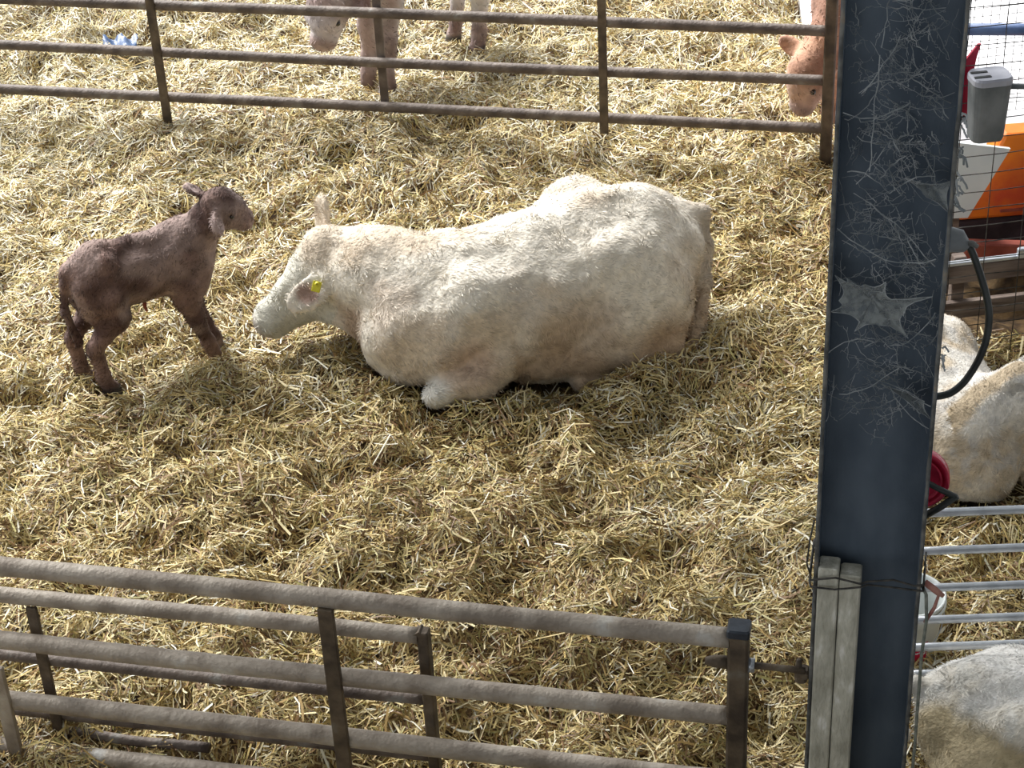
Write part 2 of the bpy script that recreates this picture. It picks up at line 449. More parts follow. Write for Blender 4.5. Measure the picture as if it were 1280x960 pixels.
def hair_mesh(name, V, Fq, colors, count, length, width, flow, lift=0.25, seed=3, lmask=None, clump=14.0, cvar=(0.72, 1.15)):
    r = np.random.default_rng(seed)
    N, A = normals(V, Fq)
    w = A.copy()
    if lmask is not None: w *= lmask(V[Fq].mean(1))
    f = r.choice(len(Fq), count, p=w / w.sum())
    uv = r.random((count, 2))
    q = Fq[f]
    def bil(X):
        return ((X[q[:, 0]] * (1 - uv[:, :1]) + X[q[:, 1]] * uv[:, :1]) * (1 - uv[:, 1:]) + (X[q[:, 3]] * (1 - uv[:, :1]) + X[q[:, 2]] * uv[:, :1]) * uv[:, 1:])
    P = bil(V); Nn = unit(bil(N)); C = bil(colors)
    d = flow(P)
    tw = (np.stack([vnoise3(P * clump + k * 17, seed + k) for k in range(3)], 1) - 0.5) * 2.2
    d = unit(d + tw + r.normal(0, 0.22, P.shape))
    d = unit(d - Nn * (d * Nn).sum(1, keepdims=True) + Nn * lift * r.uniform(0.3, 1.6, (count, 1)))
    L = length * r.uniform(0.5, 1.3, (count, 1))
    side = unit(np.cross(d, Nn)) * width * 0.5 * r.uniform(0.6, 1.3, (count, 1))
    base = P - Nn * 0.004
    mid = base + d * L * 0.55; tip = base + d * L - Nn * L * 0.18
    Vv = np.stack([base - side, base + side, mid + side * 0.8, mid - side * 0.8, tip], 1).reshape(-1, 3)
    b = np.arange(count) * 5
    quads = np.stack([b, b + 1, b + 2, b + 3], 1); tris = np.stack([b + 3, b + 2, b + 4], 1)
    c = np.repeat(np.clip(C * r.uniform(cvar[0], cvar[1], (count, 1)), 0, 0.95), 5, axis=0)
    return mesh_np(name, Vv, [quads, tris], True, c)

BODIES = []            # (body, origin, yaw, scale) used to keep straw out of animals
def to_local(P, origin, yaw, sc=1.0):
    c, s_ = math.cos(yaw), math.sin(yaw)
    q = P - np.array(origin)
    return np.stack([(q[:, 0] * c + q[:, 1] * s_), (-q[:, 0] * s_ + q[:, 1] * c), q[:, 2]], 1) / sc

def mixc(c, col2, w): return c * (1 - w[:, None]) + np.array(col2) * w[:, None]

def ball(mbx, c, r, seg=10):
    prof = [(max(1e-4, r * math.sin(t)), -r * math.cos(t)) for t in np.linspace(0, math.pi, 7)]
    mbx.lathe(prof, c, seg=seg)
    return mbx

def ear_tag(parent, pos, normal, up, w=0.05, h=0.06):
    n = unit(np.array(normal, float)); u = np.array(up, float); u = unit(u - n * (u @ n)); r = np.cross(u, n)
    m_ = MB(); m_.box(pos, (w, 0.006, h), axes=(r, n, u), bevel=0.002)
    m_.lathe([(0.011, 0.0), (0.011, 0.006), (0.004, 0.009)], np.array(pos) + n * 0.002 + u * h * 0.22, axis=n, seg=12)
    o = m_.build('ear_tag', M_tag, parent); o['label'] = 'yellow plastic ear tag'
    return o

# ---- reclining cow -------------------------------------------------
def cow_body(res, head=True, neck_to=None, muzzle_to=None):
    B = Body((-1.15, -0.85, -0.12), (1.45, 0.75, 0.95), res)
    # trunk
    B.ell((-0.10, 0.07, 0.28), (0.62, 0.43, 0.35), 0.05)
    B.ell((-0.48, 0.06, 0.33), (0.40, 0.39, 0.34), 0.08)
    B.ell((0.40, 0.07, 0.26), (0.40, 0.33, 0.30), 0.08)
    B.chain([(-0.84, 0.06, 0.54), (-0.60, 0.07, 0.62), (-0.35, 0.07, 0.635), (-0.02, 0.07, 0.57), (0.28, 0.05, 0.52), (0.50, 0.0, 0.49)],
            [0.06, 0.08, 0.08, 0.08, 0.09, 0.10], 0.14)
    B.ell((-0.30, 0.09, 0.50), (0.46, 0.32, 0.185), 0.10, fwd=(1, 0, -0.10), up=(0, 0.12, 1))
    B.ell((0.16, 0.10, 0.44), (0.34, 0.26, 0.17), 0.10, fwd=(1, 0, -0.14), up=(0, 0.10, 1))
    # hooks, pins, rump
    B.ell((-0.36, -0.20, 0.595), (0.16, 0.11, 0.12), 0.07)
    B.ell((-0.42, 0.31, 0.53), (0.17, 0.13, 0.11), 0.10)
    B.ell((-0.76, 0.17, 0.43), (0.12, 0.10, 0.12), 0.10)
    B.ell((-0.76, -0.05, 0.43), (0.12, 0.10, 0.12), 0.10)
    # thighs and hind leg
    B.ell((-0.47, 0.36, 0.24), (0.30, 0.19, 0.26), 0.07, fwd=(1, 0.1, -0.1))
    B.ell((-0.47, -0.24, 0.24), (0.30, 0.18, 0.26), 0.07)
    B.cone((-0.25, 0.40, 0.14), (-0.58, 0.46, 0.08), 0.15, 0.09, 0.06)
    B.ell((-0.10, 0.28, 0.10), (0.40, 0.22, 0.16), 0.06)
    B.chain([(-0.60, 0.46, 0.03), (-0.35, 0.46, 0.0), (-0.15, 0.46, -0.02)], [0.065, 0.048, 0.055], 0.03)
    # shoulders
    B.ell((0.34, 0.30, 0.30), (0.20, 0.15, 0.29), 0.08, fwd=(1, 0, 0.25))
    B.ell((0.36, -0.18, 0.30), (0.20, 0.15, 0.28), 0.08, fwd=(1, 0, 0.25))
    # brisket
    B.ell((0.60, 0.12, 0.22), (0.22, 0.20, 0.21), 0.09)
    B.cone((0.50, 0.28, 0.20), (0.64, 0.20, 0.10), 0.14, 0.09, 0.07)
    # near foreleg folded under, knee forward
    B.chain([(0.22, 0.40, 0.17), (0.36, 0.455, 0.10), (0.56, 0.45, 0.065)], [0.12, 0.085, 0.062], 0.05)
    B.cone((0.56, 0.45, 0.055), (0.33, 0.40, 0.03), 0.055, 0.045, 0.02)
    if neck_to is None: neck_to = (0.83, -0.30, 0.42)
    if muzzle_to is None: muzzle_to = (1.20, -0.375, 0.150)
    n0 = np.array((0.42, 0.03, 0.36)); n1 = np.array(neck_to, float); mz = np.array(muzzle_to, float)
    mid = (n0 + n1) / 2 + np.array((0, 0.0, 0.02))
    B.chain([n0, mid, n1], [0.24, 0.215, 0.185], 0.10)
    B.cone(n0 + (0.02, 0, 0.13), n1 + (-0.02, 0, 0.09), 0.12, 0.09, 0.08)               # crest
    B.cone(n0 + (0.20, 0.03, -0.17), n1 + (0.05, 0.06, -0.18), 0.10, 0.085, 0.08)        # throat and dewlap
    h = unit(mz - n1); Lh = np.linalg.norm(mz - n1)
    side = unit(np.cross((0, 0, 1.0), h)); up = np.cross(h, side)
    pt = lambda a, l, u_: n1 + h * a * Lh + side * l + up * u_
    B.head = pt
    B.ell(pt(0.14, 0, 0.015), (0.185, 0.150, 0.160), 0.06, fwd=h, up=up)                 # cranium
    B.ell(pt(-0.04, 0, 0.125), (0.10, 0.10, 0.085), 0.06, fwd=h, up=up)                  # poll
    B.ell(pt(0.33, 0, 0.085), (0.17, 0.105, 0.05), 0.05, fwd=h, up=up)                   # forehead
    B.cone(pt(0.30, 0, 0.0), pt(0.88, 0, -0.002), 0.118, 0.082, 0.05)                    # face
    B.ell(pt(0.22, 0.0, -0.115), (0.16, 0.105, 0.09), 0.05, fwd=h, up=up)                # cheeks
    B.cone(pt(0.30, 0, -0.11), pt(0.82, 0, -0.055), 0.085, 0.058, 0.04)                  # jaw
    B.ell(pt(0.97, 0, -0.002), (0.075, 0.102, 0.078), 0.03, fwd=h, up=up)                # muzzle
    B.ell(pt(0.92, 0, -0.070), (0.07, 0.07, 0.038), 0.02, fwd=h, up=up)                  # chin
    for s_ in (1, -1):
        B.ell(pt(0.42, s_ * 0.115, 0.055), (0.060, 0.024, 0.032), 0.025, fwd=h, up=up)   # brow
        B.ell(pt(0.46, s_ * 0.128, 0.022), (0.032, 0.020, 0.018), 0.012, fwd=h, up=up, sub=True)  # eye socket
        B.ell(pt(1.10, s_ * 0.055, 0.018), (0.026, 0.020, 0.016), 0.01, fwd=h, up=up, sub=True)   # nostril
        B.cone(pt(0.86, s_ * 0.100, -0.045), pt(1.12, s_ * 0.03, -0.042), 0.008, 0.008, 0.008, sub=True)  # mouth line
    return B

def cow_flow(P):
    d = np.zeros_like(P); d[:, 0] = -0.75; d[:, 2] = -0.65
    d[:, 1] = np.sign(P[:, 1] - 0.06) * 0.3
    up = sstep(0.52, 0.66, P[:, 2]); d[:, 2] *= (1 - up)
    return d

def main_cow():
    res = 0.0115
    B = cow_body(res)
    pt = B.head
    EB = np.array(pt(0.02, 0.15, 0.055)); B.ear(EB, EB + (0.215, 0.085, -0.085), (0.22, 0.70, 0.45), 0.078, 0.026)
    EF = np.array(pt(-0.02, -0.12, 0.09)); B.ear(EF, EF + (-0.02, -0.14, 0.17), (0.9, 0.1, 0.2), 0.08, 0.026)
    # tail hanging down behind the rump
    B.chain([(-0.82, 0.06, 0.57), (-0.915, 0.08, 0.55), (-0.915, 0.14, 0.40), (-0.87, 0.24, 0.24), (-0.80, 0.36, 0.13), (-0.72, 0.46, 0.05)],
            [0.05, 0.042, 0.035, 0.03, 0.032, 0.028], 0.03)
    # loose skin folds
    B.cone((0.13, 0.43, 0.06), (0.06, 0.40, 0.42), 0.022, 0.018, 0.03, sub=True)
    B.noise(0.010, 9, 5); B.noise(0.0045, 24, 6)
    V, Fq = B.mesh()
    c = np.tile(np.array((0.83, 0.77, 0.665)), (len(V), 1))
    n1 = vnoise3(V * 3.2 + 5, 11); n2 = vnoise3(V * 8 + 5, 12); n3 = vnoise3(V * (4, 4, 14) + 3, 13)
    c = mixc(c, (0.60, 0.49, 0.365), sstep(0.44, 0.68, 0.5 * n1 + 0.3 * n2 + 0.2 * n3) * 0.8)
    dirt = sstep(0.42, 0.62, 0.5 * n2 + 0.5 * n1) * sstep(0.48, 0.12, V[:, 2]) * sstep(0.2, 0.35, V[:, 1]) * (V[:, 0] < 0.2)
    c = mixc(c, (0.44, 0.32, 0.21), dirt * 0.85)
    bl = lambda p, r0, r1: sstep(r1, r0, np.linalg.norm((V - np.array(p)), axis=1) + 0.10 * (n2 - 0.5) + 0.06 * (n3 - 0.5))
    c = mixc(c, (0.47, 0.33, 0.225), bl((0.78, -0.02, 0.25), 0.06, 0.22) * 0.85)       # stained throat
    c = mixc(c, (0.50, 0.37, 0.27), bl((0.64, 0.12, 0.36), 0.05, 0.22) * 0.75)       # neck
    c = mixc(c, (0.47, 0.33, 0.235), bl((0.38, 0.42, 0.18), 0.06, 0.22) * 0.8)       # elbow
    c = mixc(c, (0.45, 0.335, 0.235), bl((-0.16, 0.44, 0.22), 0.10, 0.34) * 0.75)     # soiled flank, with its shade painted in
    c = mixc(c, (0.43, 0.31, 0.215), bl((-0.50, 0.50, 0.10), 0.06, 0.26) * 0.75)      # dirt and painted shade on the thigh
    c = mixc(c, (0.55, 0.46, 0.37), bl((0.10, 0.36, 0.42), 0.04, 0.20) * 0.6)         # tan behind the shoulder, darkened as painted shade
    c = mixc(c, (0.84, 0.80, 0.73), bl((0.42, 0.36, 0.36), 0.04, 0.12) * 0.9)        # white shoulder patch
    # grey-cream face, pinkish muzzle
    hp = np.array(pt(0, 0, 0)); hv = np.array(pt(1, 0, 0)) - hp
    t = ((V - hp) @ hv) / (hv @ hv)
    near = (np.linalg.norm(V - (hp + np.clip(t, 0, 1)[:, None] * hv), axis=1) < 0.22)
    c = mixc(c, (0.60, 0.59, 0.515), sstep(0.05, 0.30, t) * near * 0.85)
    c = mixc(c, (0.46, 0.40, 0.36), sstep(0.98, 1.08, t) * near * 0.85)
    c = mixc(c, (0.82, 0.80, 0.74), sstep(0.14, 0.06, np.linalg.norm(V - np.array((0.60, 0.47, 0.06)), axis=1)))
    tl = sstep(-0.84, -0.90, V[:, 0]); c = mixc(c, (0.50, 0.43, 0.35), tl * 0.7)
    # pink inside of near ear
    eb = EB + np.array((0.125, 0.075, -0.025))
    c = mixc(c, (0.40, 0.25, 0.20), sstep(0.075, 0.04, np.linalg.norm(V - eb, axis=1)) * 0.9)
    org, yaw = (0.06, 8.43, 0.0), math.radians(196)
    t_ = thing('cow', 'big cream cow lying in the straw facing the brown newborn calf', 'cow', org, yaw)
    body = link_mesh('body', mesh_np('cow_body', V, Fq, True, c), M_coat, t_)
    hm = hair_mesh('coat_hair', V, Fq, c, 90000, 0.034, 0.0045, cow_flow, 0.26, 21,
                   lambda P: np.where(P[:, 0] > 0.86, 0.45, 1.0))
    o = link_mesh('coat_hair', hm, M_hair, t_); o['kind'] = 'stuff'
    for s_ in (1, -1):
        o = ball(MB(), pt(0.46, s_ * 0.112, 0.022), 0.022).build('eye', M_dark, t_)
    ear_tag(t_, EB + np.array((0.075, 0.056, -0.014)), (0.2, 0.75, 0.5), (-0.25, 0, 0.9), 0.042, 0.052)
    BODIES.append((B, org, yaw, 1.0))
main_cow()

# ---- standing calf ---------------------------------------------------
def calf_body(res, neck, head, muzzle, legs, ears, tail):
    B = Body((-0.55, -0.40, -0.08), (0.85, 0.40, 1.05), res)
    B.cone((-0.20, 0, 0.575), (0.17, 0, 0.555), 0.135, 0.14, 0.04)
    B.ell((0.18, 0, 0.53), (0.17, 0.125, 0.19), 0.05)
    B.ell((-0.24, 0, 0.575), (0.15, 0.125, 0.155), 0.05)
    B.ell((-0.02, 0, 0.52), (0.25, 0.13, 0.13), 0.05)
    B.chain([(-0.37, 0, 0.65), (-0.24, 0, 0.70), (0.0, 0, 0.68), (0.20, 0, 0.70)], [0.035, 0.04, 0.035, 0.04], 0.06)
    B.ell((-0.22, -0.085, 0.685), (0.05, 0.035, 0.035), 0.05); B.ell((-0.22, 0.085, 0.685), (0.05, 0.035, 0.035), 0.05)
    for s_ in (1, -1):
        B.ell((0.19, s_ * 0.095, 0.52), (0.10, 0.05, 0.16), 0.05, fwd=(1, 0, 0.2))
        B.ell((-0.265, s_ * 0.085, 0.50), (0.115, 0.055, 0.16), 0.05, fwd=(1, 0, 0.3))
    for leg in legs:
        B.chain(leg[0], leg[1], 0.03)
    n0 = np.array((0.20, 0, 0.60)); n1 = np.array(neck, float)
    B.cone(n0, n1, 0.125, 0.074, 0.06)
    B.cone(n0 + (0.05, 0, -0.07), n1 + (0.0, 0, -0.02), 0.085, 0.05, 0.05)
    hc = np.array(head, float); mz = np.array(muzzle, float); h = unit(mz - hc); L = np.linalg.norm(mz - hc)
    side = unit(np.cross((0, 0, 1.0), h)); up = np.cross(h, side)
    pt = lambda a, l, u_: hc + h * a * L + side * l + up * u_
    B.head = pt; B.hdir = (h, side, up)
    B.cone(n1, hc, 0.08, 0.08, 0.05)
    B.ell(pt(0.08, 0, 0.012), (0.098, 0.086, 0.092), 0.03, fwd=h, up=up)
    B.ell(pt(0.42, 0, 0.045), (0.07, 0.055, 0.032), 0.03, fwd=h, up=up)
    B.cone(pt(0.3, 0, 0.0), pt(0.95, 0, -0.012), 0.072, 0.050, 0.03)
    B.cone(pt(0.25, 0, -0.045), pt(0.90, 0, -0.034), 0.052, 0.034, 0.025)
    B.ell(pt(1.05, 0, -0.006), (0.044, 0.055, 0.046), 0.02, fwd=h, up=up)
    for s_ in (1, -1):
        B.ell(pt(0.42, s_ * 0.066, 0.036), (0.034, 0.014, 0.018), 0.02, fwd=h, up=up)
        B.ell(pt(0.52, s_ * 0.074, 0.014), (0.018, 0.012, 0.012), 0.008, fwd=h, up=up, sub=True)
        B.ell(pt(1.36, s_ * 0.028, 0.006), (0.014, 0.011, 0.010), 0.006, fwd=h, up=up, sub=True)
        B.cone(pt(0.9, s_ * 0.054, -0.03), pt(1.4, s_ * 0.02, -0.03), 0.004, 0.004, 0.006, sub=True)
    for (b, tp, fc) in ears: B.ear(b, tp, fc, 0.046, 0.017, 0.015)
    if tail: B.chain(tail, [0.03] + [0.02] * (len(tail) - 2) + [0.024], 0.02)
    return B

def calf_flow(P):
    d = np.zeros_like(P); d[:, 0] = -0.7; d[:, 2] = -0.6
    return d

def make_calf(label, org, yaw, sc, B, base, dark, pale, hairs, seed, muz=(0.30, 0.20, 0.17), hoof=(0.06, 0.05, 0.045), mark=None):
    B.noise(0.006, 14, seed); B.noise(0.0025, 40, seed + 1)
    V, Fq = B.mesh()
    c = np.tile(np.array(base), (len(V), 1))
    n1 = vnoise3(V * 5 + 5, seed + 2); n2 = vnoise3(V * 13 + 5, seed + 3)
    n4 = vnoise3(V * (9, 9, 22) + 7, seed + 8)
    c = mixc(c, dark, sstep(0.42, 0.60, 0.4 * n1 + 0.3 * n2 + 0.3 * n4) * 0.95)
    c = mixc(c, pale, sstep(0.52, 0.75, 0.5 * vnoise3(V * 4 + 40, seed + 4) + 0.5 * vnoise3(V * 11 + 2, seed + 5)) * 0.6)
    pt = B.head
    hp = pt(0, 0, 0); hv = pt(1, 0, 0) - hp; t = ((V - hp) @ hv) / (hv @ hv)
    near = np.linalg.norm(V - (hp + np.clip(t, 0, 1.3)[:, None] * hv), axis=1) < 0.11
    c = mixc(c, pale, sstep(0.2, 0.6, t) * near * 0.55)
    c = mixc(c, muz, sstep(0.90, 1.1, t) * near * 0.8)
    c = mixc(c, hoof, sstep(0.055, 0.035, V[:, 2]) * (V[:, 2] < 0.06) * (t < 0))
    if mark: c = mark(V, c)
    t_ = thing('calf', label, 'calf', org, yaw); t_.scale = (sc,) * 3
    link_mesh('body', mesh_np('calf_body', V, Fq, True, c), M_coat, t_)
    o = link_mesh('coat_hair', hair_mesh('coat_hair', V, Fq, c, hairs, 0.025, 0.0042, calf_flow, 0.27, seed, clump=18, cvar=(0.45, 1.35)), M_hair, t_)
    o['kind'] = 'stuff'
    for s_ in (1, -1):
        ball(MB(), pt(0.52, s_ * 0.066, 0.014), 0.0125).build('eye', M_dark, t_)
    BODIES.append((B, org, yaw, sc))
    return t_

# the newborn
legs = [
    ([(0.17, -0.085, 0.45), (0.155, -0.085, 0.37), (0.195, -0.08, 0.235), (0.235, -0.065, 0.085), (0.255, -0.06, 0.03), (0.265, -0.06, -0.015)], [0.075, 0.058, 0.042, 0.030, 0.032, 0.036]),
    ([(0.19, 0.085, 0.45), (0.20, 0.085, 0.37), (0.245, 0.075, 0.235), (0.29, 0.055, 0.085), (0.31, 0.05, 0.03), (0.32, 0.05, -0.015)], [0.075, 0.058, 0.042, 0.030, 0.032, 0.036]),
    ([(-0.24, -0.085, 0.50), (-0.21, -0.095, 0.40), (-0.335, -0.085, 0.255), (-0.315, -0.09, 0.10), (-0.295, -0.095, 0.03), (-0.285, -0.095, -0.02)], [0.095, 0.068, 0.038, 0.030, 0.033, 0.037]),
    ([(-0.25, 0.085, 0.50), (-0.24, 0.09, 0.40), (-0.385, 0.075, 0.26), (-0.375, 0.07, 0.10), (-0.355, 0.065, 0.03), (-0.345, 0.065, -0.02)], [0.095, 0.068, 0.038, 0.030, 0.033, 0.037]),
]
hd, mz = (0.375, -0.10, 0.80), (0.475, -0.155, 0.735)
B = calf_body(0.0085, (0.335, -0.06, 0.74), hd, mz, legs,
              [((0.340, -0.170, 0.815), (0.285, -0.285, 0.765), (0.75, -0.25, 0.55)),
               ((0.330, -0.035, 0.850), (0.270, 0.015, 0.905), (0.7, -0.5, 0.3))],
              [(-0.36, 0, 0.655), (-0.405, -0.01, 0.60), (-0.425, -0.03, 0.46), (-0.395, -0.05, 0.30)])
calf = make_calf('small brown newborn calf standing on straw, facing the lying cow', (-1.72, 8.35, 0.0), math.radians(30), 1.0, B,
                 (0.215, 0.135, 0.112), (0.09, 0.050, 0.042), (0.40, 0.30, 0.265), 36000, 50,
                 mark=lambda V, c: mixc(c, (0.46, 0.35, 0.32), np.maximum(sstep(0.09, 0.04, np.linalg.norm(V - np.array((0.30, -0.25, 0.78)), axis=1)), sstep(0.07, 0.03, np.linalg.norm(V - np.array((0.28, 0.01, 0.895)), axis=1))) * 0.8))
mb = MB(); mb.tube([(-0.03, -0.01, 0.40), (-0.035, -0.015, 0.35), (-0.028, -0.012, 0.325)], [0.012, 0.009, 0.006], 8)
o = mb.build('umbilical_cord', M_redbar, calf); o['label'] = 'short red cord under the belly'

# grazing calves behind the far gate
def graze_legs(dx=0.0):
    f = [0.065, 0.050, 0.036, 0.027, 0.029, 0.034]
    hh = [0.10, 0.07, 0.038, 0.027, 0.030, 0.034]
    return [
        ([(0.18, -0.085, 0.45), (0.165, -0.085, 0.37), (0.175, -0.085, 0.23), (0.18, -0.08, 0.09), (0.19, -0.08, 0.03), (0.20, -0.08, -0.02)], f),
        ([(0.18, 0.085, 0.45), (0.18, 0.085, 0.37), (0.20, 0.085, 0.23), (0.21, 0.08, 0.09), (0.22, 0.08, 0.03), (0.23, 0.08, -0.02)], f),
        ([(-0.24, -0.085, 0.50), (-0.21, -0.095, 0.40), (-0.33, -0.085, 0.26), (-0.31, -0.085, 0.10), (-0.29, -0.085, 0.03), (-0.28, -0.085, -0.02)], hh),
        ([(-0.24, 0.085, 0.50), (-0.21, 0.095, 0.40), (-0.31, 0.085, 0.26), (-0.29, 0.085, 0.10), (-0.27, 0.085, 0.03), (-0.26, 0.085, -0.02)], hh)]
B = calf_body(0.010, (0.36, 0.0, 0.50), (0.42, 0.02, 0.44), (0.50, 0.04, 0.31), graze_legs(),
              [((0.40, 0.09, 0.475), (0.36, 0.19, 0.46), (0.8, 0.3, 0.1)), ((0.40, -0.055, 0.475), (0.36, -0.16, 0.47), (0.8, -0.3, 0.1))],
              [(-0.36, 0, 0.655), (-0.405, 0, 0.60), (-0.415, 0, 0.46), (-0.39, 0, 0.30)])
c2 = make_calf('grey-brown calf with pale legs grazing behind the far gate, seen without its back', (-0.50, 11.72, 0.0), math.radians(221), 1.50, B,
               (0.36, 0.27, 0.25), (0.20, 0.135, 0.125), (0.70, 0.66, 0.66), 14000, 70,
               mark=lambda V, c: mixc(c, (0.78, 0.76, 0.77), sstep(0.22, 0.12, V[:, 0]) * sstep(0.10, 0.25, V[:, 2]) * 0.75))
ear_tag(c2, np.array((0.37, 0.15, 0.47)), (0.6, 0.6, 0.3), (0, 0, 1), 0.04, 0.045)
B = calf_body(0.010, (0.37, -0.02, 0.42), (0.43, -0.05, 0.33), (0.48, -0.08, 0.19), graze_legs(),
              [((0.41, 0.03, 0.375), (0.39, 0.14, 0.37), (0.8, 0.3, 0.1)), ((0.40, -0.12, 0.375), (0.38, -0.225, 0.40), (0.8, -0.3, 0.1))],
              [(-0.36, 0, 0.655), (-0.405, 0, 0.60), (-0.415, 0, 0.46), (-0.39, 0, 0.30)])
make_calf('ginger-brown calf half hidden behind the steel column, head lowered at the gate', (2.19, 10.86, 0.0), math.radians(236), 1.40, B,
          (0.46, 0.26, 0.17), (0.30, 0.16, 0.11), (0.60, 0.42, 0.33), 9000, 90)

# young cattle in the pen on the right
def small_cattle(label, org, yaw, sc, neck, muz, base, tan, grey, seed, ears, tail=True, mark=None):
    B = cow_body(0.014, neck_to=neck, muzzle_to=muz)
    B.ell((0.15, 0.08, 0.47), (0.42, 0.25, 0.22), 0.10)
    pt = B.head
    for e in ears:
        b = np.array(pt(*e[0])); B.ear(b, b + np.array(e[1]), e[2], 0.062, 0.024)
    if tail:
        B.chain([(-0.90, 0.06, 0.58), (-0.985, 0.08, 0.54), (-0.985, 0.10, 0.36), (-0.93, 0.16, 0.12)], [0.05, 0.042, 0.035, 0.03], 0.03)
    B.noise(0.010, 9, seed); B.noise(0.005, 24, seed + 1)
    V, Fq = B.mesh()
    c = np.tile(np.array(base), (len(V), 1))
    n1 = vnoise3(V * 3.0 + 5, seed + 2); n2 = vnoise3(V * 9 + 5, seed + 3)
    c = mixc(c, tan, sstep(0.45, 0.68, 0.6 * n1 + 0.4 * n2) * 0.85)
    c = mixc(c, grey, sstep(0.5, 0.7, vnoise3(V * 16 + 8, seed + 4)) * 0.5)
    if mark: c = mark(V, c)
    t_ = thing('young_cattle', label, 'cattle', org, yaw); t_.scale = (sc,) * 3
    link_mesh('body', mesh_np('cattle_body', V, Fq, True, c), M_coat, t_)
    o = link_mesh('coat_hair', hair_mesh('coat_hair', V, Fq, c, 30000, 0.040, 0.0055, cow_flow, 0.28, seed), M_hair, t_); o['kind'] = 'stuff'
    for s_ in (1, -1): ball(MB(), pt(0.46, s_ * 0.112, 0.022), 0.022).build('eye', M_dark, t_)
    BODIES.append((B, org, yaw, sc))
    return t_

def mk1(V, c):
    w = sstep(0.09, 0.05, np.abs(V[:, 0] - 0.46 - 0.15 * (V[:, 2] - 0.3) + 0.05 * np.sin(V[:, 2] * 9))) * (V[:, 1] > -0.1)
    return mixc(c, (0.46, 0.34, 0.19), w * 0.8)
small_cattle('off-white and tan young cow lying beyond the silver hurdle, behind the black hose', (1.84, 7.31, 0.0), math.radians(-80), 0.68,
             (0.50, 0.36, 0.66), (0.48, 0.80, 0.55), (0.80, 0.76, 0.69), (0.55, 0.44, 0.30), (0.56, 0.55, 0.54), 120,
             [((0.05, 0.11, 0.06), (0.0, 0.10, 0.17), (0.9, 0.1, 0.2)), ((0.05, -0.11, 0.06), (-0.05, -0.17, 0.08), (0.9, 0.1, 0.2))], mark=mk1)
def mk2(V, c):
    w = sstep(0.70, 0.57, V[:, 2] + 0.10 * vnoise3(V * (16, 16, 3), 5)) * sstep(0.0, -0.1, V[:, 1])
    c = mixc(c, (0.52, 0.42, 0.24), w * 0.9)
    w = sstep(0.085, 0.05, np.linalg.norm((V - np.array((-0.44, -0.20, 0.55))) * (1, 1, 0.7), axis=1))
    return mixc(c, (0.62, 0.07, 0.03), w)
small_cattle('shaggy white-backed young cow with tan flank lying beside the column foot, before the hurdle', (1.97, 5.11, 0.0), math.radians(-14), 0.70,
             (0.85, -0.05, 0.55), (1.25, -0.10, 0.35), (0.90, 0.88, 0.84), (0.78, 0.73, 0.63), (0.70, 0.70, 0.67), 140,
             [((0.05, 0.11, 0.06), (0.0, 0.17, 0.03), (0.9, 0.1, 0.2)), ((0.05, -0.11, 0.06), (0, -0.17, 0.03), (0.9, 0.1, 0.2))], mark=mk2)

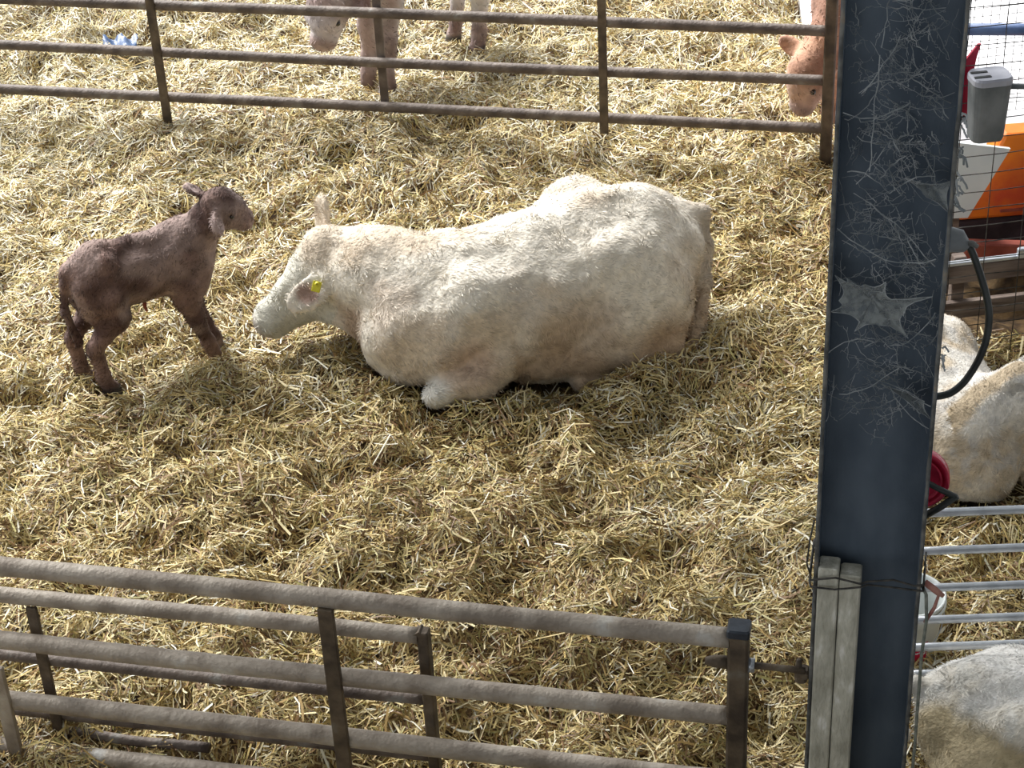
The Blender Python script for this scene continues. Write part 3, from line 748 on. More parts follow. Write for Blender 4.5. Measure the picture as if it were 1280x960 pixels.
# ------------------------------------------------------------------ straw
def straw(name, n, region, seed, lo, hi, wid, keep=None, lift=(0.0, 0.05), tilt=0.28, bright=1.0):
    r = np.random.default_rng(seed)
    x = r.uniform(region[0], region[1], n); y = r.uniform(region[2], region[3], n)
    m = ~((x > YX - 0.02) & (y > YY + 0.12))
    if keep is not None: m &= keep(x, y, r)
    x, y = x[m], y[m]
    z = floor_h(x, y) + r.uniform(lift[0], lift[1], len(x)) * (0.35 + 1.1 * vnoise2(x * 4 + 3, y * 4, 9))
    P = np.stack([x, y, z], 1)
    out = np.ones(len(P), bool)
    for (Bd, org, yaw, sc) in BODIES:
        for dz in (0.0, 0.05):
            out &= Bd.sample(to_local(P + (0, 0, dz), org, yaw, sc)) > 0.012
    P = P[out]; n = len(P)
    th = 6.28 * 1.6 * vnoise2(P[:, 0] * 2.2 + 20, P[:, 1] * 2.2, 14) + r.normal(0, 0.8, n)
    e = 0.03
    gx = (floor_h(P[:, 0] + e, P[:, 1]) - floor_h(P[:, 0] - e, P[:, 1])) / (2 * e)
    gy = (floor_h(P[:, 0], P[:, 1] + e) - floor_h(P[:, 0], P[:, 1] - e)) / (2 * e)
    dx, dy = np.cos(th), np.sin(th)
    tz = gx * dx + gy * dy + r.normal(0, tilt, n)
    d = unit(np.stack([dx, dy, tz], 1))
    L = r.uniform(lo, hi, n) * np.where(r.random(n) < 0.12, 1.6, 1.0)
    w = wid * r.uniform(0.55, 1.5, n)
    nr = unit(np.stack([-gx, -gy, np.ones(n)], 1) + r.normal(0, 0.45, (n, 3)))
    s = unit(np.cross(d, nr)) * w[:, None] * 0.5
    bend = (r.normal(0, 0.10, (n, 1)) * np.cross(d, nr) + r.normal(-0.02, 0.06, (n, 1)) * nr) * L[:, None]
    a = P - d * L[:, None] * 0.5; b = P + bend; c = P + d * L[:, None] * 0.5
    V = np.stack([a - s, a + s, b + s, b - s, c + s * 0.7, c - s * 0.7], 1).reshape(-1, 3)
    i = np.arange(n) * 6
    Fq = np.concatenate([np.stack([i, i + 1, i + 2, i + 3], 1), np.stack([i + 3, i + 2, i + 4, i + 5], 1)])
    pal = np.array([(0.46, 0.345, 0.13), (0.56, 0.445, 0.20), (0.66, 0.57, 0.33), (0.34, 0.225, 0.075), (0.37, 0.325, 0.12), (0.19, 0.105, 0.042), (0.72, 0.69, 0.56)])
    patch = vnoise2(P[:, 0] * 1.1 + 50, P[:, 1] * 1.1, 31) * 0.6 + vnoise2(P[:, 0] * 3.3, P[:, 1] * 3.3 + 7, 32) * 0.4
    pr = np.stack([0.22 + 0 * patch, 0.22 + 0 * patch, 0.16 + 0.5 * np.clip(patch - 0.5, 0, 1), 0.16 + 0.3 * np.clip(0.5 - patch, 0, 1),
                   0.10 + 0 * patch, 0.16 + 0.45 * np.clip(0.5 - patch, 0, 1), 0.05 + 0.6 * np.clip(patch - 0.5, 0, 1)], 1)
    far_light = np.clip((P[:, 1] - 0.5 * P[:, 0] - 8.2) / 4.0, 0, 1)          # paler straw far and left: overexposed daylight painted into the blades
    pr[:, 6] += 0.45 * far_light; pr[:, 2] += 0.2 * far_light
    cum = np.cumsum(pr / pr.sum(1, keepdims=True), 1)
    k = (r.random((n, 1)) > cum).sum(1).clip(0, len(pal) - 1)
    C = np.repeat(np.clip(pal[k] * r.uniform(0.8, 1.2, (n, 1)) * bright, 0, 0.9), 6, axis=0)
    return link_mesh(name, mesh_np(name, V, Fq, False, C), M_straw)

def wedge(x, y, r):                      # ground the camera, or one a step aside, can see; thinner far out
    lim = 0.33 * y + 1.2
    k = np.abs(x) < lim
    fade = np.clip((np.abs(x) - (0.30 * y + 0.2)) / 1.0, 0, 1)
    far = np.clip((y - 9.5) / 6.0, 0, 1)
    return k & (r.random(len(x)) > 0.55 * fade) & (r.random(len(x)) > 0.45 * far)
s1 = straw('straw_bedding', 760000, (-5.2, 5.2, 4.3, 15.0), 101, 0.028, 0.105, 0.0050, wedge, (0.0, 0.062), 0.36)
tag(s1, 'loose golden straw bedding spread over the whole pen floor', 'straw', None, 'stuff')
s2 = straw('straw_stalks', 16000, (-4.0, 4.0, 4.5, 13.5), 102, 0.07, 0.17, 0.0075, wedge, (0.03, 0.065), 0.22, 1.08)
s2.parent = s1; s2['kind'] = 'stuff'

# ------------------------------------------------------------------ gates
TH = math.radians(-13.4)
UA = np.array([math.cos(TH), math.sin(TH), 0.0]); NA = np.array([-math.sin(TH), math.cos(TH), 0.0]); ZA = np.array([0, 0, 1.0])
QA = np.array([-1.84, 5.632, 0.0])
def ga(s, n, z, Q=QA): return Q + UA * s + NA * n + ZA * z

def gate(name, label, Q, rails, posts, group=None):
    t = thing(name, label, 'gate', tuple(Q), TH)
    for i, (s0, s1_, z, r, m) in enumerate(rails):
        mb_ = MB(); n = max(4, int((s1_ - s0) / 0.035))
        rr = np.random.default_rng(int(1000 * z) + int(100 * (s0 + 5)))
        k = np.linspace(0, 1, n)
        sag = -0.006 * np.sin(k * math.pi) + 0.003 * np.sin(k * 9 + z * 10)
        rad = r * (1 + 0.05 * (vnoise2(k * (s1_ - s0) * 9, k * 0 + z * 7, 77) - 0.5))
        mb_.tube(np.stack([s0 + (s1_ - s0) * k, 0 * k, z + sag], 1), rad, 14, bump=0.022, seed=i + 3)
        mb_.build('rail', m, t)
    for (s, z0, z1, w, d, off, m, cap) in posts:
        mb_ = MB(); mb_.box((s, off, (z0 + z1) / 2), (w, d, z1 - z0), bevel=min(w, d) * 0.12)
        p_ = mb_.build('post', m, t)
        if cap:
            mb_ = MB(); mb_.box((s, off, z1 + 0.004), (w + 0.008, d + 0.008, 0.036), bevel=0.006)
            o_ = mb_.build('post_cap', M_cap, p_); o_['label'] = 'black plastic cap'
    return t

gA = gate('pipe_gate', 'front gate of muddy pipes with a black-capped end post, bolted to the column', QA,
          [(-1.9, 2.58, 0.895, 0.035, M_gate), (-1.9, 2.58, 0.548, 0.034, M_gate), (-1.9, 2.58, 0.255, 0.035, M_gate), (-1.9, 2.58, 0.01, 0.038, M_gate)],
          [(2.61, -0.05, 0.93, 0.068, 0.068, 0.0, M_bar, True), (1.205, -0.05, 0.875, 0.055, 0.022, -0.036, M_bar, False),
           (-0.093, -0.05, 0.44, 0.055, 0.022, -0.036, M_gate, False), (-1.4, -0.05, 0.875, 0.055, 0.022, -0.036, M_gate, False)])
# sliding latch of the front gate
mb = MB(); mb.tube(line((2.51, 0.0, 0.785), (2.83, 0.0, 0.785), 6), 0.012, 10)
bolt = mb.build('latch_bolt', M_bar, gA)
mb = MB(); mb.tube([(2.50, 0, 0.785), (2.53, 0, 0.786), (2.60, 0, 0.787)], [0.013, 0.022, 0.024], 10); mb.build('latch_handle', M_bar, gA)
mb = MB(); mb.lathe([(0.013, 0), (0.026, 0), (0.026, 0.022), (0.013, 0.022)], (2.642, 0, 0.785), axis=(1, 0, 0), seg=6); mb.build('latch_nut', M_galv, gA)
gB = gate('pipe_gate', 'lower inner gate of muddy pipes ending in a notched post, just behind the front gate', np.array([-1.739, 5.70, 0.0]),
          [(-1.9, 1.405, 0.688, 0.030, M_gate), (-1.9, 1.405, 0.392, 0.022, M_gatedark), (-1.9, 1.415, 0.122, 0.022, M_gatedark), (-0.02, 0.55, 0.03, 0.020, M_gatedark)],
          [(1.425, -0.05, 0.715, 0.040, 0.048, 0.0, M_bar, False), (-0.035, -0.05, 0.66, 0.042, 0.016, -0.030, M_bar, False)])
mb = MB(); mb.box((1.405, 0.0, 0.705), (0.035, 0.045, 0.016), axes=(np.array([0.8, 0, 0.6]), np.array([0, 1.0, 0]), np.array([-0.6, 0, 0.8])))
mb.build('post_notch', M_bar, gB)
QC = np.array([-0.569, 10.729, 0.0])
gC = gate('pipe_gate', 'long far gate of dark rusty pipes between the cow and the grazing calf', QC,
          [(-4.6, 2.46, 0.792, 0.031, M_gatedark), (-4.6, 2.46, 0.492, 0.030, M_gatedark), (-4.6, 2.46, 0.205, 0.031, M_gatedark), (-4.6, 2.46, 1.10, 0.031, M_gatedark)],
          [(-1.45, -0.05, 1.14, 0.052, 0.020, -0.034, M_bar, False), (-0.10, 0.16, 1.14, 0.048, 0.018, 0.036, M_gatedark, False),
           (1.217, 0.12, 1.14, 0.048, 0.02, -0.034, M_bar, False), (2.478, -0.08, 1.16, 0.065, 0.065, 0.0, M_bar, False),
           (-3.6, -0.05, 1.14, 0.052, 0.02, -0.034, M_bar, False)])

# latch keep on the column boards
keep_o = thing('latch_keep', 'rusty lug on the grey boards that takes the gate bolt', 'latch', tuple(ga(2.82, 0.02, 0.76)), TH)
mb = MB(); mb.box((0.0, 0, 0.0), (0.05, 0.05, 0.035), bevel=0.008); mb.box((-0.004, 0.0, -0.025), (0.04, 0.04, 0.03), bevel=0.008); mb.build('lug', M_bar, keep_o)
mb = MB(); mb.tube(line((-0.012, -0.012, 0.0), (-0.012, -0.012, 0.062), 3), [0.010, 0.010, 0.009], 8); mb.build('pin', M_bar, keep_o)

# ------------------------------------------------------------------ column
S0, S1 = 2.842, 3.178
colm = thing('steel_column', 'tall dark blue-black steel column hung with cobwebs', 'column', tuple(ga((S0 + S1) / 2, 0.085, 0)), TH)
W = S1 - S0
mb = MB(); mb.box((0, 0.0, 2.75), (W - 0.02, 0.012, 5.6)); mb.build('web_plate', M_steel, colm)
for sgn in (-1, 1):
    mb = MB(); mb.box((sgn * (W / 2 - 0.007), 0, 2.75), (0.014, 0.17, 5.6), bevel=0.002); fl = mb.build('flange', M_steel, colm)
    mb = MB()
    z = np.linspace(-0.05, 5.5, 90)
    rr = np.random.default_rng(5 + sgn)
    mb.tube(np.stack([np.full(90, sgn * (W / 2 - 0.007)), np.full(90, -0.085), z], 1), 0.0062 + rr.uniform(-0.0015, 0.002, 90), 6)
    o = mb.build('flange_edge', M_flange, fl); o['label'] = 'dusty rusted flange edge'
# weathered boards in the channel
bd = thing('gate_stop_post', 'grey weathered double board strapped to the foot of the column', 'post', tuple(ga(S0 + 0.014, 0.0, 0)), TH)
for (x0, x1, n0, zt) in ((0.0, 0.066, -0.012, 1.225), (0.069, 0.136, -0.008, 1.202)):
    mb = MB(); mb.box(((x0 + x1) / 2, n0 + 0.035, zt / 2 - 0.03), (x1 - x0, 0.07, zt + 0.06), bevel=0.005); mb.build('board', M_board, bd)
# tie wires round the column
def loop_wire(zs, seed, r=0.0035):
    rr = np.random.default_rng(seed); pts = []
    for (s, n) in ((S0 - 0.012, 0.18), (S0 - 0.012, 0.0), (S0 - 0.006, -0.020), (S0 + 0.07, -0.022), (S0 + 0.15, -0.022), (S0 + 0.17, -0.010), (S0 + 0.25, -0.002), (S1 - 0.02, -0.010), (S1 + 0.008, -0.004), (S1 + 0.010, 0.18)):
        pts.append(ga(s, n, zs + rr.uniform(-0.012, 0.012)))
    out = []
    for i in range(len(pts) - 1): out += line(pts[i], pts[i + 1], 5)[:-1]
    return out + [pts[-1]]
tw = thing('tie_wire', 'thin dark wires lashing the boards to the column', 'wire', tuple(ga(S0, 0, 1.17)), 0)
tw_o = np.array(tw.location)
for i, zz in enumerate((1.165, 1.19)):
    mb = MB(); mb.tube(np.array(loop_wire(zz, i)) - tw_o, 0.0035, 6); mb.build('strand', M_wire, tw)
mb = MB(); mb.tube(np.array([ga(S0 - 0.012, 0.0, 1.19), ga(S0 - 0.022, -0.01, 1.24), ga(S0 - 0.016, 0, 1.33), ga(S0 - 0.006, 0.02, 1.39)]) - tw_o, 0.003, 6); mb.build('strand', M_wire, tw)

# cobwebs -----------------------------------------------------------
rw = random.Random(11)
def chpt(s, n, z): return ga(S0 + s, n, z)
def curve_pts(a, b, sag, n=9, jit=0.004):
    out = []
    for i, t in enumerate(np.linspace(0, 1, n)):
        p = np.array(a) * (1 - t) + np.array(b) * t
        p = p + np.array([0, 0, -sag * 4 * t * (1 - t)])
        if 0 < i < n - 1: p = p + UA * rw.uniform(-jit, jit) + ZA * rw.uniform(-jit, jit)
        out.append(p)
    return out
cw = MB()
def strand(a, b, sag, r=0.0011):
    pts = curve_pts(a, b, sag)
    cw.tube(pts, [r * rw.uniform(0.6, 1.3) for _ in pts], 4, cap=False)
    return pts
for i in range(300):
    z = rw.choice([rw.uniform(1.75, 3.3), rw.uniform(1.75, 2.45), rw.uniform(2.5, 3.3)])
    side = rw.random()
    s0 = rw.uniform(0.17, 0.325) if side < 0.65 else rw.uniform(0.01, 0.15)
    ln = rw.uniform(0.04, 0.15); ang = rw.gauss(2.5 if side < 0.65 else 0.6, 0.7)
    s1_ = min(0.33, max(0.012, s0 + ln * math.cos(ang))); z1 = z + ln * math.sin(ang)
    p = strand(chpt(s0, rw.uniform(0.0, 0.07), z), chpt(s1_, rw.uniform(0.0, 0.07), z1), rw.uniform(-0.02, 0.03), rw.choice([0.0005, 0.0006, 0.0008, 0.0015]))
    for _ in range(rw.randint(1, 4)):
        q = p[rw.randint(2, 7)]
        e = q + UA * rw.uniform(-0.04, 0.04) + ZA * rw.uniform(-0.04, 0.035) + NA * rw.uniform(-0.005, 0.005)
        ss = (e - QA) @ UA - S0; e = e + UA * (min(0.325, max(0.012, ss)) - ss)
        strand(q, e, rw.uniform(-0.01, 0.012), rw.uniform(0.0005, 0.0010))
# a few long ones
for a, b, sag in (((0.02, 0.0, 2.44), (0.30, 0.0, 2.36), 0.05), ((0.30, 0.01, 2.33), (0.06, 0.01, 2.55), -0.02), ((0.06, 0.0, 2.86), (0.16, 0.02, 3.02), 0.02),
                  ((0.02, 0.0, 2.80), (0.20, 0.0, 2.84), 0.03), ((0.10, 0.01, 2.62), (0.11, 0.01, 2.97), 0.0), ((0.04, 0.0, 2.62), (0.16, 0.0, 2.56), -0.02),
                  ((0.16, 0.0, 2.56), (0.28, 0.0, 2.62), -0.02), ((0.31, 0.0, 2.18), (0.19, 0.02, 2.05), 0.03), ((0.01, 0.0, 2.02), (0.14, 0.02, 2.06), -0.025),
                  ((0.32, 0.0, 1.78), (0.20, 0.02, 1.90), 0.02), ((0.32, 0.0, 1.86), (0.14, 0.03, 1.93), -0.01), ((0.05, 0.0, 1.88), (0.22, 0.01, 1.98), 0.02)):
    strand(chpt(*a), chpt(*b), sag, 0.0018)
cwo = cw.build('cobweb_threads', M_web)
tag(cwo, 'tangled grey dusty cobweb threads stretched across the column face', 'cobweb', None, 'stuff')
# hanging tatters on the right edge
tat = MB()
for (z, dl) in ((2.70, 0.05), (2.62, 0.07), (2.80, 0.04), (2.05, 0.05), (2.56, 0.05)):
    for j in range(4):
        a = ga(S1 + 0.002, -0.002, z + rw.uniform(-0.02, 0.02)); b = a + UA * rw.uniform(0.008, 0.035) + ZA * rw.uniform(-dl, 0.01)
        tat.tube(curve_pts(a, b, rw.uniform(-0.02, 0.01), 6, 0.003), 0.003, 5)
tag(tat.build('cobweb_tatters', M_web), 'ragged tufts of dusty web hanging off the right edge of the column', 'cobweb', None, 'stuff')
# sheet webs: star-shaped membranes with scalloped edges, slightly domed
def sheet_web(anchors, label, dn=0.004):
    cs = sum(a[0] for a in anchors) / len(anchors); cz = sum(a[1] for a in anchors) / len(anchors)
    ring = []
    for i in range(len(anchors)):
        a = anchors[i]; b = anchors[(i + 1) % len(anchors)]
        for t in np.linspace(0, 1, 7)[:-1]:
            s_ = a[0] * (1 - t) + b[0] * t; z_ = a[1] * (1 - t) + b[1] * t
            pull = 0.35 * 4 * t * (1 - t) * 0.55
            ring.append((s_ + (cs - s_) * pull, z_ + (cz - z_) * pull))
    V = []; Fs = []; nr = len(ring); K = 6
    for k in range(1, K + 1):
        for (s_, z_) in ring:
            f_ = k / K
            V.append(ga(S0 + cs + (s_ - cs) * f_, dn + 0.03 * (1 - f_) + rw.uniform(-0.002, 0.002), cz + (z_ - cz) * f_))
    V.append(ga(S0 + cs, dn + 0.03, cz)); ci = len(V) - 1
    for k in range(K - 1):
        for i in range(nr):
            Fs.append((k * nr + i, k * nr + (i + 1) % nr, (k + 1) * nr + (i + 1) % nr, (k + 1) * nr + i))
    for i in range(nr): Fs.append((ci, (i + 1) % nr, i))
    mb = MB(); mb.add(V, Fs, True); shw = mb.build('sheet_cobweb', M_sheet)
    tag(shw, label, 'cobweb')
    em = MB()
    for i in range(len(anchors)):
        idx = [(i * 6 + j) % nr for j in range(7)]
        em.tube([np.array(V[(K - 1) * nr + j]) for j in idx], 0.0013, 4, cap=False)
    em.build('web_edge', M_web, shw)
sheet_web([(0.020, 2.285), (0.055, 2.275), (0.105, 2.262), (0.165, 2.272), (0.185, 2.215), (0.300, 2.235), (0.225, 2.175), (0.240, 2.09),
           (0.160, 2.125), (0.085, 2.10), (0.095, 2.135), (0.012, 2.16), (0.035, 2.20)], 'large pale grey sheet cobweb spanning the column at mid height')
sheet_web([(0.325, 1.80), (0.30, 1.865), (0.24, 1.90), (0.17, 1.915), (0.23, 1.875), (0.29, 1.82)], 'small torn sheet cobweb low on the right inside of the column', 0.02)
sheet_web([(0.325, 2.50), (0.325, 2.60), (0.27, 2.585), (0.20, 2.60), (0.26, 2.545)], 'small triangular sheet cobweb on the right inside of the column, above the big one', 0.02)

# cord hanging beside the column
cd = thing('hanging_cord', 'thin grey cord with red twine knot hanging down the right side of the column', 'cord', tuple(ga(3.2, 0.0, 1.14)), 0)
c0 = np.array(cd.location)
mb = MB(); mb.tube(np.array([ga(3.180, 0.02, 1.17), ga(3.196, 0.0, 1.15), ga(3.204, -0.004, 1.05), ga(3.198, 0, 0.9), ga(3.200, 0, 0.7), ga(3.202, 0, 0.5), ga(3.200, 0, 0.1)]) - c0, 0.0055, 8); mb.build('cord', M_rope, cd)
mb = MB(); mb.tube(np.array([ga(3.184, 0.02, 1.18), ga(3.235, 0.01, 1.145), ga(3.225, 0.0, 1.10), ga(3.20, 0.01, 1.03)]) - c0, 0.006, 8); mb.build('twine', M_twine, cd)
mb = MB(); mb.tube(np.array([ga(3.19, 0.015, 1.19), ga(3.22, 0.005, 1.17), ga(3.25, 0.0, 1.15)]) - c0, [0.008, 0.011, 0.007], 8); mb.build('knot', M_twine, cd)

# black hose loop and its fitting
hs = thing('water_hose', 'black rubber hose curving out from behind the column in a loop', 'hose', tuple(ga(3.18, 0.25, 2.28)), 0)
h0 = np.array(hs.location)
ctrl = [(3.225, 2.285), (3.245, 2.26), (3.272, 2.19), (3.30, 2.11), (3.316, 2.04), (3.315, 1.95), (3.295, 1.87), (3.26, 1.79), (3.22, 1.745), (3.17, 1.73), (3.12, 1.735)]
cp = np.array([ga(s, 0.25, z) for s, z in ctrl]); tt = np.linspace(0, len(cp) - 1, 46)
pts = np.stack([np.interp(tt, np.arange(len(cp)), cp[:, k]) for k in range(3)], 1)
for _ in range(4): pts[1:-1] = (pts[:-2] + pts[1:-1] * 2 + pts[2:]) / 4
mb = MB(); mb.tube(pts - h0, 0.0115, 12); mb.build('hose', M_black, hs)
mb = MB(); mb.tube(np.array([ga(3.13, 0.22, 2.28), ga(3.17, 0.25, 2.29), ga(3.205, 0.25, 2.285), ga(3.23, 0.25, 2.265)]) - h0, [0.045, 0.042, 0.036, 0.018], 12)
fit = mb.build('valve', M_tank, hs)
mb = MB(); mb.tube(np.array([ga(3.22, 0.25, 2.28), ga(3.245, 0.24, 2.285), ga(3.262, 0.24, 2.275)]) - h0, [0.008, 0.010, 0.007], 8); mb.build('valve_lever', M_flange, fit)

# red hose reel with black bracket
rl = thing('red_reel', 'red round reel with a black bracket showing from behind the column', 'reel', tuple(ga(3.148, 0.25, 1.41)), TH)
ax = np.array([0.0, -1.0, 0.25]); ax /= np.linalg.norm(ax)
mb = MB(); mb.lathe([(0.02, -0.05), (0.093, -0.05), (0.096, -0.044), (0.096, 0.0), (0.092, 0.006), (0.085, 0.002), (0.078, -0.012), (0.02, -0.016)], (0, 0, 0), axis=ax, seg=36); mb.build('drum', M_red, rl)
mb = MB(); mb.lathe([(0.070, -0.012), (0.073, 0.0), (0.066, 0.0), (0.063, -0.014)], (0, 0, 0), axis=ax, seg=36); mb.build('rim', M_red, rl)
mb = MB(); mb.tube([(0.0, -0.03, 0.03), (0.06, -0.035, 0.0), (0.118, -0.035, -0.028)], 0.010, 8); mb.build('bracket_arm', M_black, rl)
mb = MB(); mb.tube([(0.120, -0.035, -0.024), (0.07, -0.035, -0.075), (0.015, -0.03, -0.125)], 0.012, 8); mb.build('bracket_arm', M_black, rl)

# ------------------------------------------------------------------ silver hurdle
HR = math.radians(-1.5)
hu = thing('metal_hurdle', 'bright silver hurdle of thin horizontal tubes right of the column', 'hurdle', (1.25, 5.64, 0), HR)
for z in (0.905, 0.735, 0.565, 0.415, 0.285, 0.155):
    mb = MB(); mb.tube(line((0, 0, z), (2.2, 0, z), 8), 0.0155, 14); mb.build('rail', M_galv, hu)
for x in (0.0, 2.2):
    mb = MB(); mb.tube(line((x, 0, -0.02), (x, 0, 0.93), 4), 0.019, 12); mb.build('post', M_galv, hu)

# white bucket
bk = thing('white_bucket', 'white plastic bucket with a red label standing behind the hurdle', 'bucket', (1.475, 5.93, 0.0), 0)
mb = MB(); mb.lathe([(0.001, 0.0), (0.108, 0.0), (0.112, 0.006), (0.132, 0.285), (0.138, 0.287), (0.139, 0.30), (0.129, 0.30), (0.127, 0.28), (0.106, 0.012), (0.001, 0.012)], (0, 0, 0.0), seg=36); bkb = mb.build('pail', M_bucket, bk)
mb = MB(); mb.lathe([(0.134, 0.262), (0.141, 0.264), (0.141, 0.272), (0.135, 0.274)], (0, 0, 0), seg=36); mb.build('rim_band', M_bucket, bk)
prof = []
V = []; Fs = []
angs = np.linspace(math.radians(-118), math.radians(-62), 12)
for z, r in ((0.05, 0.1172), (0.15, 0.1242)):
    for a in angs: V.append((r * math.cos(a), r * math.sin(a), z))
for i in range(11): Fs.append((i, i + 1, 12 + i + 1, 12 + i))
mb = MB(); mb.add(V, Fs, True); lab = mb.build('label_sticker', M_red, bk); lab['label'] = 'red printed label'
cu = bpy.data.curves.new('letter', 'FONT'); cu.body = 'S'; cu.size = 0.05; cu.extrude = 0.0008; cu.align_x = 'CENTER'; cu.align_y = 'CENTER'
lo = bpy.data.objects.new('letter_source', cu); col.objects.link(lo)
dg = bpy.context.evaluated_depsgraph_get(); me = bpy.data.meshes.new_from_object(lo.evaluated_get(dg))
bpy.data.objects.remove(lo); me.materials.clear()
lt = link_mesh('letter', me, M_letter, lab)
aL = math.radians(-70); lt.location = (0.1222 * math.cos(aL), 0.1222 * math.sin(aL), 0.105); lt.rotation_euler = (math.pi / 2, 0, aL + math.pi / 2)
mb = MB(); mb.tube([(0.135 * math.cos(a), 0.135 * math.sin(a), 0.27 - 0.16 * math.sin(max(0, (a + math.pi)) / 1.0)) for a in np.linspace(-math.pi, 0, 18)], 0.0025, 6); mb.build('handle', M_galv, bk)

# ------------------------------------------------------------------ wire mesh side of the pen and what stands behind it
MR = math.radians(7)
MX, MY = 2.0, 7.88
ms = thing('mesh_fence', 'tall wire mesh panel between the pen and the bright yard', 'fence', (MX, MY, 0), MR)
vz = np.arange(0.0, 2.3, 0.088); vx = np.arange(0.02, 1.9, 0.165)
rm = np.random.default_rng(3)
for x in vx:
    mb = MB(); z = np.linspace(0, 2.25, 10); mb.tube(np.stack([x + rm.normal(0, 0.004, 10), 0 * z, z], 1), 0.0024, 5); mb.build('wire', M_wire, ms)
for zz in vz:
    mb = MB(); x = np.linspace(0, 1.88, 10); mb.tube(np.stack([x, 0 * x - 0.004, zz + rm.normal(0, 0.003, 10)], 1), 0.0024, 5); mb.build('wire', M_wire, ms)
mb = MB(); mb.tube(line((0, 0.02, -0.02), (0, 0.02, 2.3), 3), 0.02, 10); mb.build('post', M_gatedark, ms)
mb = MB(); mb.tube(line((1.9, 0.02, -0.02), (1.9, 0.02, 2.3), 3), 0.02, 10); mb.build('post', M_gatedark, ms)
# finer mesh beyond
fm = thing('mesh_fence', 'second fence of finer wire mesh beyond the orange machine', 'fence', (2.3, 10.4, 0), MR)
mb = MB()
for x in np.arange(0, 2.2, 0.05): mb.tube(line((x, 0, 0.1), (x, 0, 1.9), 2), 0.0022, 4, cap=False)
for z in np.arange(0.1, 1.92, 0.05): mb.tube(line((0, -0.003, z), (2.2, -0.003, z), 2), 0.0022, 4, cap=False)
o = mb.build('fine_wire', M_wire, fm); o['kind'] = 'stuff'
for x in (0.0, 2.2):
    mb = MB(); mb.tube(line((x, 0.02, 0.0), (x, 0.02, 1.95), 3), 0.02, 10); mb.build('post', M_gatedark, fm)

# kick boards behind the mesh
def rail_pt(x, n, z):
    c, s_ = math.cos(MR), math.sin(MR)
    return np.array([MX + x * c - n * s_, MY + x * s_ + n * c, z])
kb = thing('kick_board', 'rough grey-brown plank fence low behind the mesh, above the lying tan cow', 'fence', (MX, MY, 0), MR)
for (z0, z1, n) in ((0.475, 0.565, 0.05), (0.285, 0.37, 0.05)):
    mb = MB(); mb.box((0.95, n, (z0 + z1) / 2), (1.9, 0.035, z1 - z0), bevel=0.004); mb.build('plank', M_plank, kb)
for x in (0.1, 1.8):
    mb = MB(); mb.box((x, 0.095, 0.29), (0.06, 0.05, 0.6), bevel=0.004); mb.build('stake', M_plank, kb)
st = thing('silver_strip', 'thin shiny silver strip lying along the top of the plank fence', 'strip', (MX, MY, 0), MR)
mb = MB(); mb.box((0.95, 0.045, 0.578), (1.9, 0.03, 0.016), bevel=0.003); mb.build('strip', M_galv, st)
mb = MB(); mb.box((0.38, 0.035, 0.60), (0.05, 0.03, 0.05), bevel=0.006); mb.build('clip', M_galv, st)

# orange machine
om = thing('farm_machine', 'orange farm machine with sloping hood and dark chassis behind the mesh', 'machine', (2.2, 8.75, 0), math.radians(3))
V = [(0.06, 0, 0.34), (1.5, 0, 0.34), (1.5, 0, 0.80), (0.26, 0, 0.80), (0.06, 0.14, 0.34), (1.5, 0.14, 0.34), (1.5, 0.14, 0.80), (0.26, 0.14, 0.80)]
Fh = [(0, 1, 2, 3), (5, 4, 7, 6), (3, 2, 6, 7), (0, 3, 7, 4), (1, 5, 6, 2), (0, 4, 5, 1)]
mb = MB(); mb.add(V, Fh); hood = mb.build('hood', M_orange, om)
bv = hood.modifiers.new('bevel', 'BEVEL'); bv.width = 0.02; bv.segments = 2
mb = MB(); mb.box((0.9, -0.006, 0.385), (1.25, 0.012, 0.012)); mb.build('trim_line', M_redbar, om)
mb = MB(); mb.box((0.78, 0.20, 0.225), (1.56, 0.36, 0.21), bevel=0.01); mb.build('chassis', M_chassis, om)
for x in (0.3, 1.25):
    mb = MB(); mb.lathe([(0.02, -0.07), (0.09, -0.07), (0.10, -0.05), (0.20, -0.05), (0.215, -0.03), (0.215, 0.03), (0.20, 0.05), (0.10, 0.05), (0.02, 0.06)], (x, 0.15, 0.30), axis=(0, 1, 0), seg=28); mb.build('wheel', M_black, om)
mb = MB(); mb.box((0.55, -0.32, 0.30), (1.1, 0.06, 0.09), axes=(np.array([0.99, 0, -0.12]), np.array([0, 1.0, 0]), np.array([0.12, 0, 0.99])), bevel=0.008); mb.build('drawbar', M_redbar, om)

# white leaning sheet
ws = thing('white_sheet', 'white flat sheet leaning between the column and the orange machine', 'sheet', (2.2, 8.60, 0), math.radians(3))
V = [(-0.25, 0, 0.46), (0.075, 0, 0.44), (0.255, 0, 0.80), (-0.22, 0, 0.90)]
V = V + [(x, 0.02, z) for x, y, z in V]
mb = MB(); mb.add(V, [(0, 1, 2, 3), (5, 4, 7, 6), (3, 2, 6, 7), (0, 3, 7, 4), (1, 5, 6, 2), (0, 4, 5, 1)]); mb.build('panel', M_white, ws)
for x in (-0.2, 0.02):
    mb = MB(); mb.box((x, 0.04, 0.26), (0.04, 0.04, 0.52)); mb.build('leg', M_plank, ws)

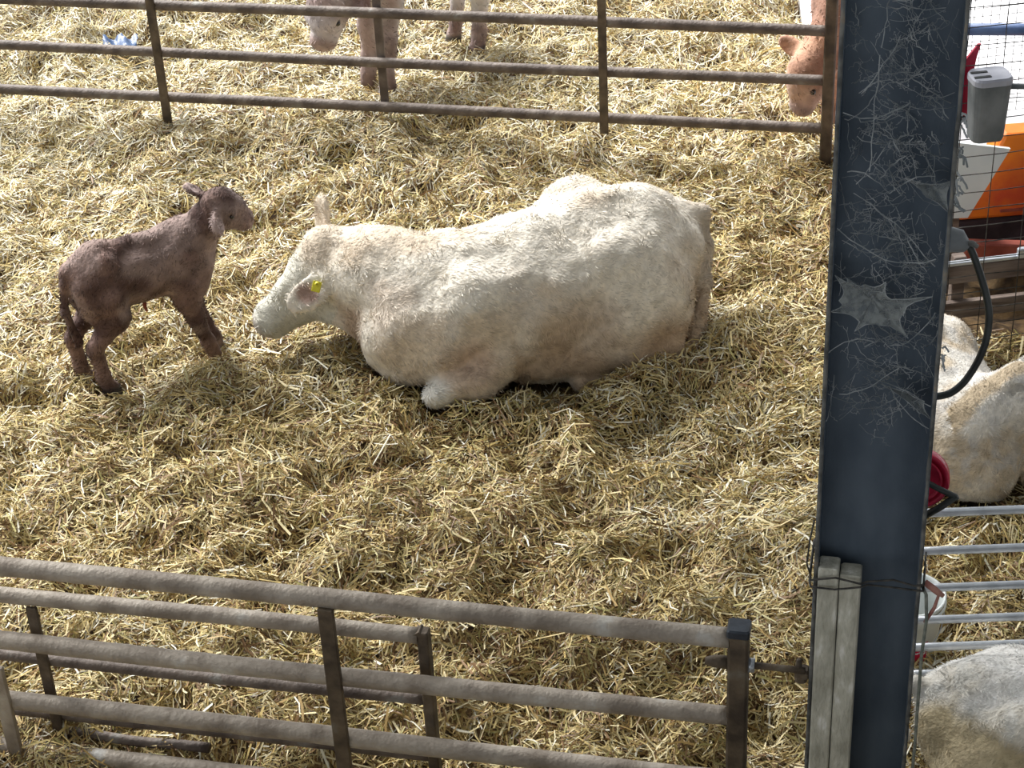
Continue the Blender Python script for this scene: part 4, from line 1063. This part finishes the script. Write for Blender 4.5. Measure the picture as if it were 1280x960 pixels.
# grey tank with slotted lid on the mesh
gt = thing('grey_tank', 'grey plastic tank with two dark slots in its lid hanging on the mesh', 'tank', (2.105, 7.80, 1.43), MR)
mb = MB()
V = []
def rr_outline(w, d, r, n=5):
    o = []
    for cx, cy, a0 in ((w - r, d - r, 0), (-w + r, d - r, 90), (-w + r, -d + r, 180), (w - r, -d + r, 270)):
        for t in range(n): a = math.radians(a0 + 90 * t / (n - 1)); o.append((cx + r * math.cos(a), cy + r * math.sin(a)))
    return o
zs = [(-0.15, 0.80), (-0.14, 0.84), (0.10, 0.98), (0.12, 1.0)]
L_ = []
for z, k in zs: L_.append([(x * k, y * k, z) for x, y in rr_outline(0.085, 0.07, 0.04)])
V = [p for l in L_ for p in l]; nn = 20
Fs = [tuple(range(nn - 1, -1, -1)), tuple(range(3 * nn, 4 * nn))] + [(r * nn + i, r * nn + (i + 1) % nn, (r + 1) * nn + (i + 1) % nn, (r + 1) * nn + i) for r in range(3) for i in range(nn)]
mb.add(V, Fs); mb.build('tank_body', M_tank, gt)
mb = MB(); V = [(x * k, y * k, z) for z, k in ((0.118, 1.03), (0.14, 1.03), (0.150, 0.95)) for x, y in rr_outline(0.085, 0.07, 0.04)]
Fs = [tuple(range(nn - 1, -1, -1)), tuple(range(2 * nn, 3 * nn))] + [(r * nn + i, r * nn + (i + 1) % nn, (r + 1) * nn + (i + 1) % nn, (r + 1) * nn + i) for r in range(2) for i in range(nn)]
mb.add(V, Fs); lid = mb.build('lid', M_tanklid, gt)
for y in (-0.03, 0.02):
    mb = MB(); mb.box((-0.045, y, 0.1505), (0.075, 0.018, 0.006), bevel=0.002); mb.build('slot', M_black, lid)
mb = MB(); mb.tube([(0.09, 0, 0.08), (0.25, 0.0, 0.06), (0.5, 0.02, 0.03)], 0.014, 8); mb.build('side_arm', M_tank, gt)
for x in (-0.05, 0.05):
    mb = MB(); mb.tube([(x, 0.06, 0.1), (x, 0.10, 0.12), (x, 0.115, 0.08)], 0.006, 6); mb.build('hook', M_wire, gt)

# red plastic fork blade next to the tank
rb = thing('red_paddle', 'curved red plastic paddle sticking up behind the grey tank', 'paddle', (2.06, 7.93, 1.52), MR)
mb = MB()
pts = np.array([(-0.03, 0.0, -0.22), (-0.035, 0, -0.1), (-0.03, 0, 0.0), (-0.01, 0, 0.08), (0.02, 0, 0.14)])
V = []
for i, p in enumerate(pts):
    w = (0.035, 0.035, 0.032, 0.022, 0.006)[i]
    V += [p + (-w, -0.006, 0), p + (w, -0.006, 0), p + (w, 0.006, 0), p + (-w, 0.006, 0)]
Fs = [(0, 3, 2, 1), (16, 17, 18, 19)] + [(r * 4 + i, r * 4 + (i + 1) % 4, (r + 1) * 4 + (i + 1) % 4, (r + 1) * 4 + i) for r in range(4) for i in range(4)]
mb.add(V, Fs); mb.build('blade', M_red, rb)
mb = MB(); mb.tube([(-0.03, 0, -0.2), (-0.03, -0.02, -0.19), (-0.03, -0.06, -0.2)], 0.006, 6); mb.build('hook', M_wire, rb)

# blue rail behind the mesh
br = thing('blue_rail', 'blue steel rail running across the top of the bright yard', 'rail', (2.15, 9.0, 0), math.radians(-8))
mb = MB(); mb.tube(line((0.0, 0, 1.27), (2.4, 0, 1.27), 6), 0.030, 12); mb.build('rail', M_blue, br)
for x in (0.02, 2.35):
    mb = MB(); mb.tube(line((x, 0, 0.05), (x, 0, 1.27), 3), 0.025, 10); mb.build('post', M_blue, br)

# scrap of blue plastic film in the far straw
V = []; n = 9
for j in range(n):
    for i in range(n):
        x = (i / (n - 1) - 0.5) * 0.30; y = (j / (n - 1) - 0.5) * 0.22
        V.append((x + rw.uniform(-0.01, 0.01), y + rw.uniform(-0.01, 0.01), 0.03 + 0.03 * math.sin(x * 40 + y * 17) + rw.uniform(0, 0.03)))
Fs = [(j * n + i, j * n + i + 1, (j + 1) * n + i + 1, (j + 1) * n + i) for j in range(n - 1) for i in range(n - 1)]
mb = MB(); mb.add(V, Fs, True); bf = mb.build('plastic_film', M_bluebag)
sf = bf.modifiers.new('thickness', 'SOLIDIFY'); sf.thickness = 0.002
bf.location = (-2.46, 12.35, -0.015)
bf.scale = (0.75, 0.9, 0.8)
tag(bf, 'crumpled scrap of blue plastic film lying in the far straw', 'plastic')
